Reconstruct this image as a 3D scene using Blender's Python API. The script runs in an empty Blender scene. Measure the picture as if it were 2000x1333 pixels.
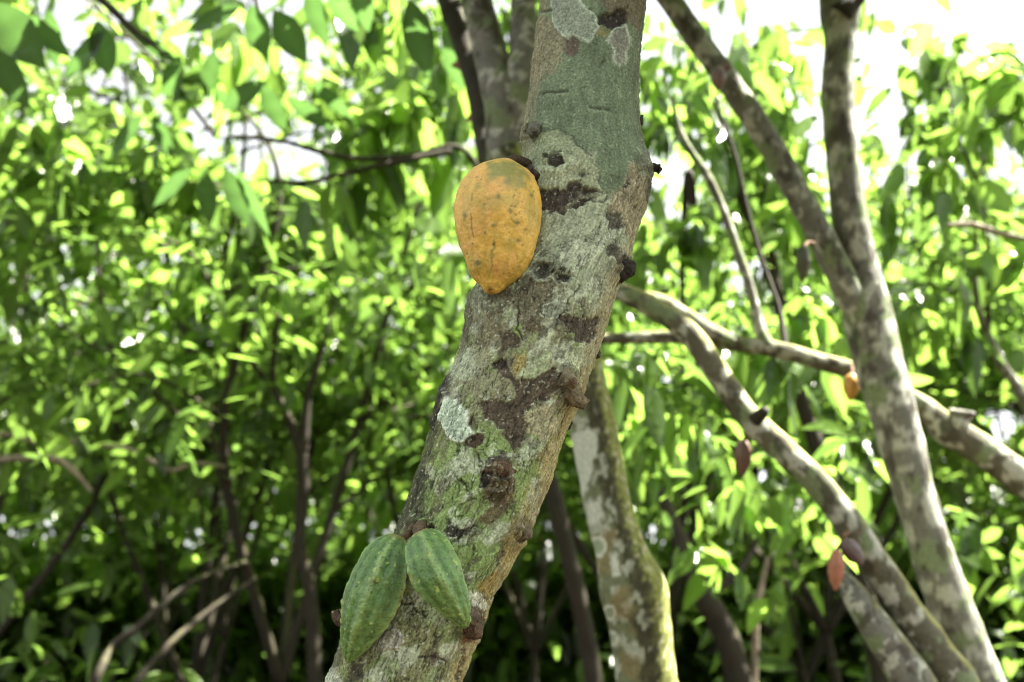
import bpy, math, random
import numpy as np
from mathutils import Vector

# ------------------------------------------------------------------ camera, world, sun, exposure
S = bpy.context.scene
COL = bpy.context.collection
PITCH = math.radians(15.0)
CAM = np.array([0.0, 0.0, 1.6])
FPX = 35.0 / 36.0 * 2000.0
cam_d = bpy.data.cameras.new('camera')
cam_d.lens = 35.0
cam_d.sensor_width = 36.0
cam_d.clip_start = 0.02
cam_d.clip_end = 500.0
cam_d.dof.use_dof = True
cam_d.dof.focus_distance = 0.975
cam_d.dof.aperture_fstop = 4.2
cam = bpy.data.objects.new('camera', cam_d)
COL.objects.link(cam)
cam.location = CAM
cam.rotation_euler = (math.pi / 2 + PITCH, 0, 0)
S.camera = cam

SUN = np.array([0.52, 0.05, 0.85]); SUN /= np.linalg.norm(SUN)
w = bpy.data.worlds.new('World'); S.world = w; w.use_nodes = True
nt = w.node_tree
sky = nt.nodes.new('ShaderNodeTexSky')
sky.sky_type = 'NISHITA'
sky.sun_disc = False
sky.sun_elevation = math.asin(SUN[2])
sky.sun_rotation = math.atan2(SUN[0], SUN[1])
sky.air_density = 1.0
sky.dust_density = 1.5
sky.ozone_density = 0.4
hsv = nt.nodes.new('ShaderNodeHueSaturation')
hsv.inputs['Saturation'].default_value = 0.12      # hazy, nearly white tropical sky
bg = nt.nodes['Background']
nt.links.new(sky.outputs[0], hsv.inputs['Color'])
nt.links.new(hsv.outputs[0], bg.inputs['Color'])
bg.inputs['Strength'].default_value = 0.05
sl = bpy.data.lights.new('sun', 'SUN')
sl.energy = 5.0; sl.angle = math.radians(0.5); sl.color = (1.0, 0.95, 0.86)
so = bpy.data.objects.new('sun', sl); COL.objects.link(so)
so.rotation_euler = Vector(SUN).to_track_quat('Z', 'Y').to_euler()
so.location = (3, 2, 8)
S.view_settings.view_transform = 'Standard'
S.view_settings.look = 'None'
S.view_settings.gamma = 1.0
S.view_settings.use_curve_mapping = False
S.view_settings.exposure = 3.2
S.cycles.use_denoising = True
S.cycles.denoising_prefilter = 'ACCURATE'
S.cycles.filter_width = 0.9
S.cycles.max_bounces = 5
S.cycles.diffuse_bounces = 2
S.cycles.glossy_bounces = 2
S.cycles.transmission_bounces = 2
S.cycles.transparent_max_bounces = 4
S.cycles.sample_clamp_indirect = 6.0
S.cycles.caustics_reflective = False
S.cycles.caustics_refractive = False

# ------------------------------------------------------------------ helpers: view, colour, noise
RX = np.array([1.0, 0, 0])
UP = np.array([0.0, -math.sin(PITCH), math.cos(PITCH)])
FW = np.array([0.0, math.cos(PITCH), math.sin(PITCH)])


def P(px, py, d):
    """the point in the grove that stands d metres deep along the sight line of a photo pixel"""
    px = np.asarray(px, float); py = np.asarray(py, float); d = np.asarray(d, float)
    a = ((px - 1000.0) / FPX)[..., None]; b = ((666.5 - py) / FPX)[..., None]
    return CAM + d[..., None] * (a * RX + b * UP + FW)


def proj(v):
    q = v - CAM
    d = q @ FW
    ds = np.where(np.abs(d) < 1e-4, 1e-4, d)
    return 1000 + FPX * (q @ RX) / ds, 666.5 - FPX * (q @ UP) / ds, d


def lin(*c):
    a = np.array(c, float) / 255.0
    return np.where(a <= 0.04045, a / 12.92, ((a + 0.055) / 1.055) ** 2.4)


_r = np.random.RandomState(7)
_perm = np.concatenate([_r.permutation(256)] * 3).astype(np.int32)
_grad = _r.normal(size=(256, 3)); _grad /= np.linalg.norm(_grad, axis=1)[:, None]


def perlin(p):
    p = np.asarray(p, float)
    i = np.floor(p).astype(np.int64); f = p - i
    i &= 255
    u = f * f * f * (f * (f * 6 - 15) + 10)
    out = 0
    for dx in (0, 1):
        wx = u[:, 0] if dx else 1 - u[:, 0]
        hx = _perm[i[:, 0] + dx]
        for dy in (0, 1):
            wy = u[:, 1] if dy else 1 - u[:, 1]
            hy = _perm[(hx + i[:, 1] + dy)]
            for dz in (0, 1):
                wz = u[:, 2] if dz else 1 - u[:, 2]
                g = _grad[_perm[(hy + i[:, 2] + dz)]]
                out = out + wx * wy * wz * (g[:, 0] * (f[:, 0] - dx) + g[:, 1] * (f[:, 1] - dy) + g[:, 2] * (f[:, 2] - dz))
    return out * 1.6


def fbm(p, o=4, gain=0.5):
    a, s, t = 1.0, 0.0, 0.0
    for k in range(o):
        s = s + a * perlin(p * (2.0 ** k) + 17.3 * k); t += a; a *= gain
    return s / t


def sstep(x, a, b):
    t = np.clip((x - a) / (b - a), 0, 1)
    return t * t * (3 - 2 * t)


def pts_in(pts):
    return np.array(pts, float)


def sdf_poly(x, y, poly):
    """signed distance in pixels, negative inside"""
    poly = pts_in(poly); n = len(poly)
    d = np.full(x.shape, 1e9); inside = np.zeros(x.shape, bool)
    for k in range(n):
        ax, ay = poly[k]; bx, by = poly[(k + 1) % n]
        ex, ey = bx - ax, by - ay
        wx, wy = x - ax, y - ay
        t = np.clip((wx * ex + wy * ey) / (ex * ex + ey * ey + 1e-9), 0, 1)
        d = np.minimum(d, (wx - ex * t) ** 2 + (wy - ey * t) ** 2)
        c = ((ay > y) != (by > y)) & (x < (bx - ax) * (y - ay) / ((by - ay) + 1e-12) + ax)
        inside ^= c
    d = np.sqrt(d)
    return np.where(inside, -d, d)


def sdf_line(x, y, pts):
    d = np.full(x.shape, 1e9)
    for (ax, ay), (bx, by) in zip(pts[:-1], pts[1:]):
        ex, ey = bx - ax, by - ay
        t = np.clip(((x - ax) * ex + (y - ay) * ey) / (ex * ex + ey * ey + 1e-9), 0, 1)
        d = np.minimum(d, (x - ax - ex * t) ** 2 + (y - ay - ey * t) ** 2)
    return np.sqrt(d)


# ------------------------------------------------------------------ helpers: objects
def empty(name, loc, label, cat, group=None):
    o = bpy.data.objects.new(name, None); COL.objects.link(o)
    o.location = [float(v) for v in loc]
    o.empty_display_size = 0.1
    o['label'] = label; o['category'] = cat
    if group: o['group'] = group
    return o


def world_loc(o):
    l = np.zeros(3)
    while o is not None:
        l = l + np.array(o.location); o = o.parent
    return l


def mk(name, verts, quads, mat, parent=None, col=None, smooth=True):
    verts = np.asarray(verts, float)
    if parent is not None: verts = verts - world_loc(parent)
    quads = np.asarray(quads, np.int32)
    k = quads.shape[1]
    me = bpy.data.meshes.new(name)
    me.vertices.add(len(verts)); me.vertices.foreach_set('co', verts.astype(np.float32).ravel())
    me.loops.add(quads.size); me.loops.foreach_set('vertex_index', quads.ravel())
    me.polygons.add(len(quads))
    me.polygons.foreach_set('loop_start', np.arange(0, quads.size, k, dtype=np.int32))
    if smooth: me.polygons.foreach_set('use_smooth', np.ones(len(quads), bool))
    if col is not None:
        a = me.color_attributes.new('tint', 'FLOAT_COLOR', 'POINT')
        c = np.ones((len(verts), 4), np.float32); c[:, :3] = col
        a.data.foreach_set('color', c.ravel())
    me.update(); me.validate()
    me.materials.append(mat)
    o = bpy.data.objects.new(name, me); COL.objects.link(o)
    o.parent = parent
    return o


def grid_quads(nv, nu, wrap=True):
    i = np.arange(nv - 1)[:, None]; j = np.arange(nu if wrap else nu - 1)[None, :]
    j2 = (j + 1) % nu
    return np.stack([i * nu + j, i * nu + j2, (i + 1) * nu + j2, (i + 1) * nu + j], -1).reshape(-1, 4)


def smooth_path(pts, n):
    """Catmull-Rom through the rows of pts, n samples"""
    p = np.asarray(pts, float)
    p = np.vstack([2 * p[0] - p[1], p, 2 * p[-1] - p[-2]])
    m = len(p) - 3
    u = np.linspace(0, m - 1e-6, n); k = u.astype(int); t = (u - k)[:, None]
    a, b, c, d = p[k], p[k + 1], p[k + 2], p[k + 3]
    return 0.5 * (2 * b + (c - a) * t + (2 * a - 5 * b + 4 * c - d) * t ** 2 + (3 * b - a - 3 * c + d) * t ** 3)


# ------------------------------------------------------------------ materials
def node_mat(name):
    m = bpy.data.materials.new(name); m.use_nodes = True
    return m, m.node_tree, m.node_tree.nodes['Principled BSDF']


def bark_material(name, rough=0.85, fine=900.0, bump=0.25, dist=0.0006, vary=0.35):
    m, t, b = node_mat(name)
    at = t.nodes.new('ShaderNodeAttribute'); at.attribute_name = 'tint'
    tc = t.nodes.new('ShaderNodeTexCoord')
    n = t.nodes.new('ShaderNodeTexNoise'); n.inputs['Scale'].default_value = fine
    n.inputs['Detail'].default_value = 5.0; n.inputs['Roughness'].default_value = 0.65
    t.links.new(tc.outputs['Object'], n.inputs['Vector'])
    mr = t.nodes.new('ShaderNodeMapRange')
    mr.inputs['From Min'].default_value = 0.3; mr.inputs['From Max'].default_value = 0.7
    mr.inputs['To Min'].default_value = 1 - vary; mr.inputs['To Max'].default_value = 1 + vary
    t.links.new(n.outputs[0], mr.inputs['Value'])
    mx = t.nodes.new('ShaderNodeVectorMath'); mx.operation = 'SCALE'
    t.links.new(at.outputs['Color'], mx.inputs[0]); t.links.new(mr.outputs[0], mx.inputs['Scale'])
    t.links.new(mx.outputs[0], b.inputs['Base Color'])
    bp = t.nodes.new('ShaderNodeBump'); bp.inputs['Strength'].default_value = bump
    bp.inputs['Distance'].default_value = dist
    t.links.new(n.outputs[0], bp.inputs['Height']); t.links.new(bp.outputs[0], b.inputs['Normal'])
    b.inputs['Roughness'].default_value = rough
    b.inputs['Specular IOR Level'].default_value = 0.25
    return m


M_TRUNK = bark_material('lichen_bark', 0.86, 380.0, 0.9, 0.0013, 0.5)
M_BARK = bark_material('cacao_bark', 0.85, 120.0, 0.4, 0.003, 0.25)
M_POD = bark_material('pod_skin', 0.46, 420.0, 0.35, 0.0007, 0.14)
M_POD.node_tree.nodes['Principled BSDF'].inputs['Specular IOR Level'].default_value = 0.4


def leaf_material():
    m, t, b = node_mat('cacao_leaf')
    at = t.nodes.new('ShaderNodeAttribute'); at.attribute_name = 'tint'
    t.links.new(at.outputs['Color'], b.inputs['Base Color'])
    b.inputs['Roughness'].default_value = 0.26
    tc = t.nodes.new('ShaderNodeTexCoord')                  # quilted blade between the veins
    nz = t.nodes.new('ShaderNodeTexNoise'); nz.inputs['Scale'].default_value = 38.0; nz.inputs['Detail'].default_value = 2.0
    t.links.new(tc.outputs['Object'], nz.inputs['Vector'])
    bp = t.nodes.new('ShaderNodeBump'); bp.inputs['Strength'].default_value = 0.8; bp.inputs['Distance'].default_value = 0.008
    t.links.new(nz.outputs[0], bp.inputs['Height']); t.links.new(bp.outputs[0], b.inputs['Normal'])
    b.inputs['Specular IOR Level'].default_value = 0.6
    tr = t.nodes.new('ShaderNodeBsdfTranslucent')
    mul = t.nodes.new('ShaderNodeVectorMath'); mul.operation = 'MULTIPLY'
    mul.inputs[1].default_value = (4.1, 3.9, 3.8)
    t.links.new(at.outputs['Color'], mul.inputs[0])
    t.links.new(mul.outputs[0], tr.inputs['Color'])
    mix = t.nodes.new('ShaderNodeMixShader'); mix.inputs[0].default_value = 0.5
    t.links.new(b.outputs[0], mix.inputs[1]); t.links.new(tr.outputs[0], mix.inputs[2])
    t.links.new(mix.outputs[0], t.nodes['Material Output'].inputs['Surface'])
    return m


M_LEAF = leaf_material()


def ground_material():
    m, t, b = node_mat('forest_soil')
    tc = t.nodes.new('ShaderNodeTexCoord')
    n = t.nodes.new('ShaderNodeTexNoise'); n.inputs['Scale'].default_value = 3.0; n.inputs['Detail'].default_value = 8.0
    r = t.nodes.new('ShaderNodeValToRGB')
    r.color_ramp.elements[0].color = (0.010, 0.008, 0.005, 1); r.color_ramp.elements[1].color = (0.045, 0.032, 0.016, 1)
    t.links.new(tc.outputs['Object'], n.inputs['Vector']); t.links.new(n.outputs[0], r.inputs[0])
    t.links.new(r.outputs[0], b.inputs['Base Color']); b.inputs['Roughness'].default_value = 0.95
    return m


# ------------------------------------------------------------------ ground
gx = np.linspace(-1, 1, 81); gx = np.sign(gx) * np.abs(gx) ** 2.2 * 150
GX, GY = np.meshgrid(gx, gx)
gv = np.stack([GX.ravel(), GY.ravel() + 6, np.zeros(GX.size)], 1)
gv[:, 2] = 0.10 * perlin(gv * 0.35 + 3.1) * np.clip((np.abs(gv[:, 0]) + np.abs(gv[:, 1])) / 3.0, 0, 1)
g = mk('ground', gv, grid_quads(81, 81, False), ground_material())
g['kind'] = 'structure'


# ------------------------------------------------------------------ limbs
def bark_colours(v, nrm, seed, kind='grey'):
    o = seed * 13.7
    base = {'grey': lin(108, 108, 98), 'dark': lin(50, 46, 38), 'moss': lin(88, 86, 70), 'pale': lin(138, 126, 110)}[kind]
    c = np.repeat(base[None], len(v), 0)
    n1 = fbm(v * 16 + o, 3)[:, None]
    c = c * (1 + 0.45 * n1)
    if kind in ('grey', 'moss'):
        l = sstep(fbm(v * 24 + o + 40, 4), 0.05, 0.11)[:, None]
        c = c * (1 - l) + lin(168, 170, 156) * l * 0.9 + c * l * 0.1
        l = sstep(fbm(v * 14 + o + 80, 3), 0.14, 0.22)[:, None]
        c = c * (1 - l) + lin(112, 124, 92) * l
    d = sstep(fbm(v * np.array([26, 26, 15]) + o + 120, 4), 0.12, 0.24)[:, None] * (0.4 if kind == 'pale' else 0.7)
    c = c * (1 - d) + lin(52, 44, 36) * d
    # moss on the upper faces
    up = nrm @ (np.array([0.45, 0.0, 0.9]))
    mo = sstep(up + 0.5 * fbm(v * 30 + o + 9, 2), 0.35, 0.75)[:, None] * {'grey': 0.45, 'dark': 0.15, 'moss': 0.95, 'pale': 0.1}[kind]
    c = c * (1 - mo) + lin(138, 138, 84) * mo
    return np.clip(c, 0.004, 0.8)


def tube(pts, rad, nseg=14, step=None, seed=0, rough=0.06, kind='grey', cap=True):
    """verts, quads, colours of one limb through world points"""
    pts = np.asarray(pts, float); rad = np.asarray(rad, float)
    L = np.linalg.norm(np.diff(pts, axis=0), axis=1).sum()
    step = step or max(rad.mean() * 0.6, 0.006)
    n = int(np.clip(L / step, 6, 220))
    q = smooth_path(np.column_stack([pts, rad]), n)
    c, r = q[:, :3], np.maximum(q[:, 3], 0.001)
    T = np.gradient(c, axis=0); T /= np.linalg.norm(T, axis=1)[:, None] + 1e-9
    ref = np.array([0.3, -0.9, 0.2])
    A = np.cross(T, ref); A /= np.linalg.norm(A, axis=1)[:, None] + 1e-9
    B = np.cross(T, A)
    th = np.linspace(0, 2 * math.pi, nseg, endpoint=False)
    N = (np.cos(th)[None, :, None] * A[:, None] + np.sin(th)[None, :, None] * B[:, None])
    v0 = (c[:, None] + N * r[:, None, None]).reshape(-1, 3); N = N.reshape(-1, 3)
    rr = np.repeat(r, nseg)
    ns = fbm(v0 / max(rad.mean() * 1.6, 0.01) * 0.8 + seed * 5.1, 3)
    v = v0 + N * (rr * rough * 2.2 * ns)[:, None]
    quads = grid_quads(n, nseg)
    if cap:
        k0 = len(v); v = np.vstack([v, c[:1], c[-1:]]); N = np.vstack([N, -T[:1], T[-1:]])
        j = np.arange(nseg); j2 = (j + 1) % nseg; e = (n - 1) * nseg
        quads = np.vstack([quads, np.stack([j2, j, np.full(nseg, k0), np.full(nseg, k0)], 1),
                           np.stack([e + j, e + j2, np.full(nseg, k0 + 1), np.full(nseg, k0 + 1)], 1)])
        # triangles are written as quads with a doubled corner: shift them to a real quad fan
        q4 = quads[-2 * nseg:]
        quads = quads[:-2 * nseg]
        tri = np.vstack([q4[:, :3]])
    else:
        tri = np.zeros((0, 3), int)
    return v, quads, bark_colours(v, N, seed, kind), tri


def mk_parts(name, parts, mat, parent, smooth=True):
    """join several (v, quads, col, tri) sets into one mesh"""
    V, Q, C, Tn, o = [], [], [], [], 0
    for v, q, c, t in parts:
        V.append(v); Q.append(q + o); C.append(c); Tn.append(t + o); o += len(v)
    V = np.vstack(V); C = np.vstack(C); Q = np.vstack(Q); Tn = np.vstack(Tn)
    loc = world_loc(parent) if parent is not None else 0
    me = bpy.data.meshes.new(name)
    me.vertices.add(len(V)); me.vertices.foreach_set('co', (V - loc).astype(np.float32).ravel())
    nl = Q.size + Tn.size
    me.loops.add(nl); me.loops.foreach_set('vertex_index', np.concatenate([Q.ravel(), Tn.ravel()]).astype(np.int32))
    me.polygons.add(len(Q) + len(Tn))
    st = np.concatenate([np.arange(len(Q)) * 4, Q.size + np.arange(len(Tn)) * 3]).astype(np.int32)
    me.polygons.foreach_set('loop_start', st)
    if smooth: me.polygons.foreach_set('use_smooth', np.ones(len(st), bool))
    a = me.color_attributes.new('tint', 'FLOAT_COLOR', 'POINT')
    c4 = np.ones((len(V), 4), np.float32); c4[:, :3] = C
    a.data.foreach_set('color', c4.ravel())
    me.update(); me.validate(); me.materials.append(mat)
    o = bpy.data.objects.new(name, me); COL.objects.link(o); o.parent = parent
    return o


def vlimb(pts, **k):
    """a limb traced as (px, py, depth, width px): real radius from the depth"""
    a = np.array(pts, float)
    return tube(P(a[:, 0], a[:, 1], a[:, 2]), a[:, 3] * 0.5 * a[:, 2] / FPX, **k)


# ------------------------------------------------------------------ leaves
LT = np.array([0.0, 0.10, 0.30, 0.52, 0.74, 0.90, 1.0])
LW = np.array([0.06, 0.45, 0.92, 1.0, 0.72, 0.28, 0.02])
LT4 = np.array([0.0, 0.22, 0.55, 0.85, 1.0])
LW4 = np.array([0.10, 0.86, 1.0, 0.48, 0.03])


def leaves(base, dirn, nrm, length, width, col, droop=0.18, fold=0.25, fine=False, wave=None):
    n = len(base)
    tt, ww = (LT, LW) if fine else (LT4, LW4)
    if fine:
        tt = np.linspace(0, 1, 13); ww = np.interp(tt, LT, LW); ww[1:-1] += 0.0
    k = len(tt)
    dirn = dirn / np.linalg.norm(dirn, axis=1)[:, None]
    side = np.cross(dirn, nrm); side /= np.linalg.norm(side, axis=1)[:, None] + 1e-9
    up = np.cross(side, dirn)
    L = length[:, None]
    mid = base[:, None] + dirn[:, None] * (L * tt)[..., None]
    mid = mid + (np.array([0, 0, -1.0]) * (np.broadcast_to(np.asarray(droop, float), (n,))[:, None] * L * tt ** 2)[..., None])
    hw = width[:, None] * 0.5 * ww
    wob = 0
    if fine:
        ph = np.arange(n)[:, None] * 2.4
        wob = 0.10 * np.sin(tt * 19 + ph) * hw
    lf = mid + side[:, None] * hw[..., None] + up[:, None] * (hw * fold + wob)[..., None]
    rt = mid - side[:, None] * hw[..., None] + up[:, None] * (hw * fold - wob)[..., None]
    v = np.stack([lf, mid, rt], 2).reshape(n, k * 3, 3)
    q = []
    for i in range(k - 1):
        for s in (0, 1):
            q.append([i * 3 + s, i * 3 + s + 1, (i + 1) * 3 + s + 1, (i + 1) * 3 + s])
    q = np.array(q)
    Q = (np.arange(n)[:, None, None] * (k * 3) + q[None]).reshape(-1, 4)
    C = np.repeat(col[:, None], k * 3, 1)
    C[:, 1::3] *= 1.25                                      # paler midrib
    return v.reshape(-1, 3), Q, C.reshape(-1, 3), np.zeros((0, 3), int)


def leaf_tints(n, rng, young=0.25):
    a = np.array([0.025, 0.048, 0.009]); b = np.array([0.074, 0.128, 0.020])
    t = np.clip(rng.rand(n) ** 1.5 + (rng.rand(n) < young) * 0.3, 0, 1)[:, None]
    c = a * (1 - t) + b * t
    br = rng.rand(n) < 0.0
    c[br] = np.array([0.10, 0.045, 0.015])
    return c


# openings of the canopy where the sky comes through: (px, py, rx, ry, share of leaves kept)
GAPS = [(1880, -20, 220, 85, 0.12), (1735, 90, 40, 120, 0.1), (1540, 20, 80, 60, 0.10), (1330, 20, 70, 60, 0.25),
        (1440, 30, 80, 50, 0.3), (520, 275, 140, 48, 0.10), (400, 250, 50, 50, 0.10), (150, 40, 50, 60, 0.10), (215, 175, 45, 40, 0.10),
        (590, 130, 40, 60, 0.25), (560, 330, 90, 40, 0.25), (1960, 830, 60, 40, 0.05), (1470, 540, 60, 40, 0.2),
        (1640, 400, 30, 100, 0.5), (1900, 330, 30, 25, 0.3), (1780, 330, 24, 24, 0.3), (1480, 930, 26, 26, 0.1), (1740, 240, 30, 60, 0.3),
        (300, 230, 40, 40, 0.3), (1590, 200, 40, 120, 0.35), (1300, 330, 40, 60, 0.5), (690, 40, 40, 40, 0.4)]


def keep_leaf(p, rng):
    x, y, d = proj(p)
    k = np.ones(len(p))
    for gx_, gy_, rx, ry, s in GAPS:
        e = np.sqrt(((x - gx_) / rx) ** 2 + ((y - gy_) / ry) ** 2)
        k = np.where((e < 1.0) & (d > 0), np.minimum(k, s), k)
    return rng.rand(len(p)) < k


# places where the sun gets down to the bark: no leaf hangs in these lanes
LANES = [P(x_, y_, d_) for x_, y_, d_ in (
    (1765, 800, 2.24), (1810, 920, 2.22), (1845, 1050, 2.2), (1870, 1130, 2.19), (1905, 1220, 2.17), (1940, 1310, 2.16),
    
    (1250, 575, 2.17), (1340, 630, 2.13), (1400, 700, 2.1), (1450, 770, 2.07), (1500, 830, 2.05), (1560, 890, 2.05),
    (1220, 652, 2.57), (1300, 650, 2.55), (1430, 655, 2.5), (1560, 675, 2.48), (1640, 700, 2.46), (1800, 775, 2.44), (1900, 850, 2.44), (1970, 900, 2.44), (1300, 588, 2.5), (1360, 625, 2.5))]


def sunlit_lane(p):
    hit = np.zeros(len(p), bool)
    for l_ in LANES:
        q_ = p - l_
        t_ = q_ @ SUN
        hit |= (t_ > -0.03) & ((q_ ** 2).sum(1) - t_ ** 2 < 0.13 ** 2)
    return hit


def cluster_leaves(centres, per, rng, size=0.23, spread=0.10, droop_mean=-22, fine=False, young=0.25, cull=True, shade_out=False):
    n = len(centres) * per
    c = np.repeat(np.asarray(centres, float), per, 0)
    az = rng.rand(n) * 2 * math.pi
    el = np.radians(np.clip(rng.normal(droop_mean, 32, n), -86, 30))
    d = np.stack([np.cos(az) * np.cos(el), np.sin(az) * np.cos(el), np.sin(el)], 1)
    b = c + rng.normal(size=(n, 3)) * spread * np.array([1, 1, 0.7]) + d * 0.03
    up = np.array([0, 0, 1.0]) + rng.normal(size=(n, 3)) * 0.45
    L = size * np.clip(rng.lognormal(-0.12, 0.36, n), 0.35, 1.45); W = L * rng.uniform(0.34, 0.50, n)
    ctr = b + d * L[:, None] * 0.5
    ok = np.ones(n, bool)
    if cull:
        st_ = rng.get_state(); ok &= keep_leaf(ctr, rng); rng.set_state(st_); ok &= keep_leaf(ctr + d * L[:, None] * 0.4, rng)
    if shade_out:
        x, y, dd = proj(ctr)
        ok &= ~((dd > 0) & (x > -260) & (x < 2260) & (y > -230) & (y < 1600))
    if cull: ok &= ~sunlit_lane(ctr)
    q = ctr - CAM
    ok &= np.linalg.norm(q, axis=1) > 1.3                   # nothing right before the lens
    return leaves(b[ok], d[ok], up[ok], L[ok], W[ok], leaf_tints(ok.sum(), rng, young),
                  droop=rng.uniform(0.05, 0.3, ok.sum()), fold=rng.uniform(0.1, 0.4) + 0.0, fine=fine)


def hand_leaves(rows, rng, tint=None):
    """single leaves: (base px, base py, tip px, tip py, width px, depth, turn degrees)"""
    a = np.array(rows, float)
    b = P(a[:, 0], a[:, 1], a[:, 5]); t = P(a[:, 2], a[:, 3], a[:, 5] + 0.05)
    d = t - b; L = np.linalg.norm(d, axis=1)
    view = -(0.5 * (b + t) - CAM); view /= np.linalg.norm(view, axis=1)[:, None]
    dn = d / L[:, None]; s = np.cross(dn, view)
    ang = np.radians(a[:, 6])[:, None]
    nrm = view * np.cos(ang) + s * np.sin(ang)
    W = a[:, 4] * a[:, 5] / FPX / np.clip(np.cos(np.radians(a[:, 6])), 0.3, 1)
    c = leaf_tints(len(a), rng, 0.1) if tint is None else np.repeat(np.array(tint)[None], len(a), 0) * rng.uniform(0.8, 1.2, (len(a), 1))
    return leaves(b, d, nrm, L, W, c, droop=0.04, fold=0.18, fine=True)


# ------------------------------------------------------------------ the trunk in focus
TAN = math.tan(PITCH)


def trunk_depth(py):
    v = (666.5 - np.asarray(py, float)) / FPX
    return 1.05 / (1 - TAN * v)


EDGE = np.array([(-80, 1064, 1270), (0, 1056, 1263), (50, 1050, 1256), (100, 1044, 1250), (150, 1037, 1249), (200, 1030, 1247), (250, 1024, 1249),
                 (300, 1020, 1259), (335, 1019, 1269), (380, 1016, 1270), (420, 1008, 1258), (450, 1000, 1243), (490, 985, 1234), (520, 962, 1228), (545, 940, 1215),
                 (575, 917, 1203), (600, 908, 1197), (640, 905, 1185), (700, 893, 1165), (740, 874, 1148), (800, 852, 1126), (850, 838, 1104), (900, 822, 1088), (950, 803, 1075),
                 (1000, 787, 1052), (1050, 766, 1026), (1100, 742, 1004), (1150, 712, 974), (1200, 688, 951), (1260, 664, 930), (1333, 640, 902), (1400, 618, 880)], float)


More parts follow.
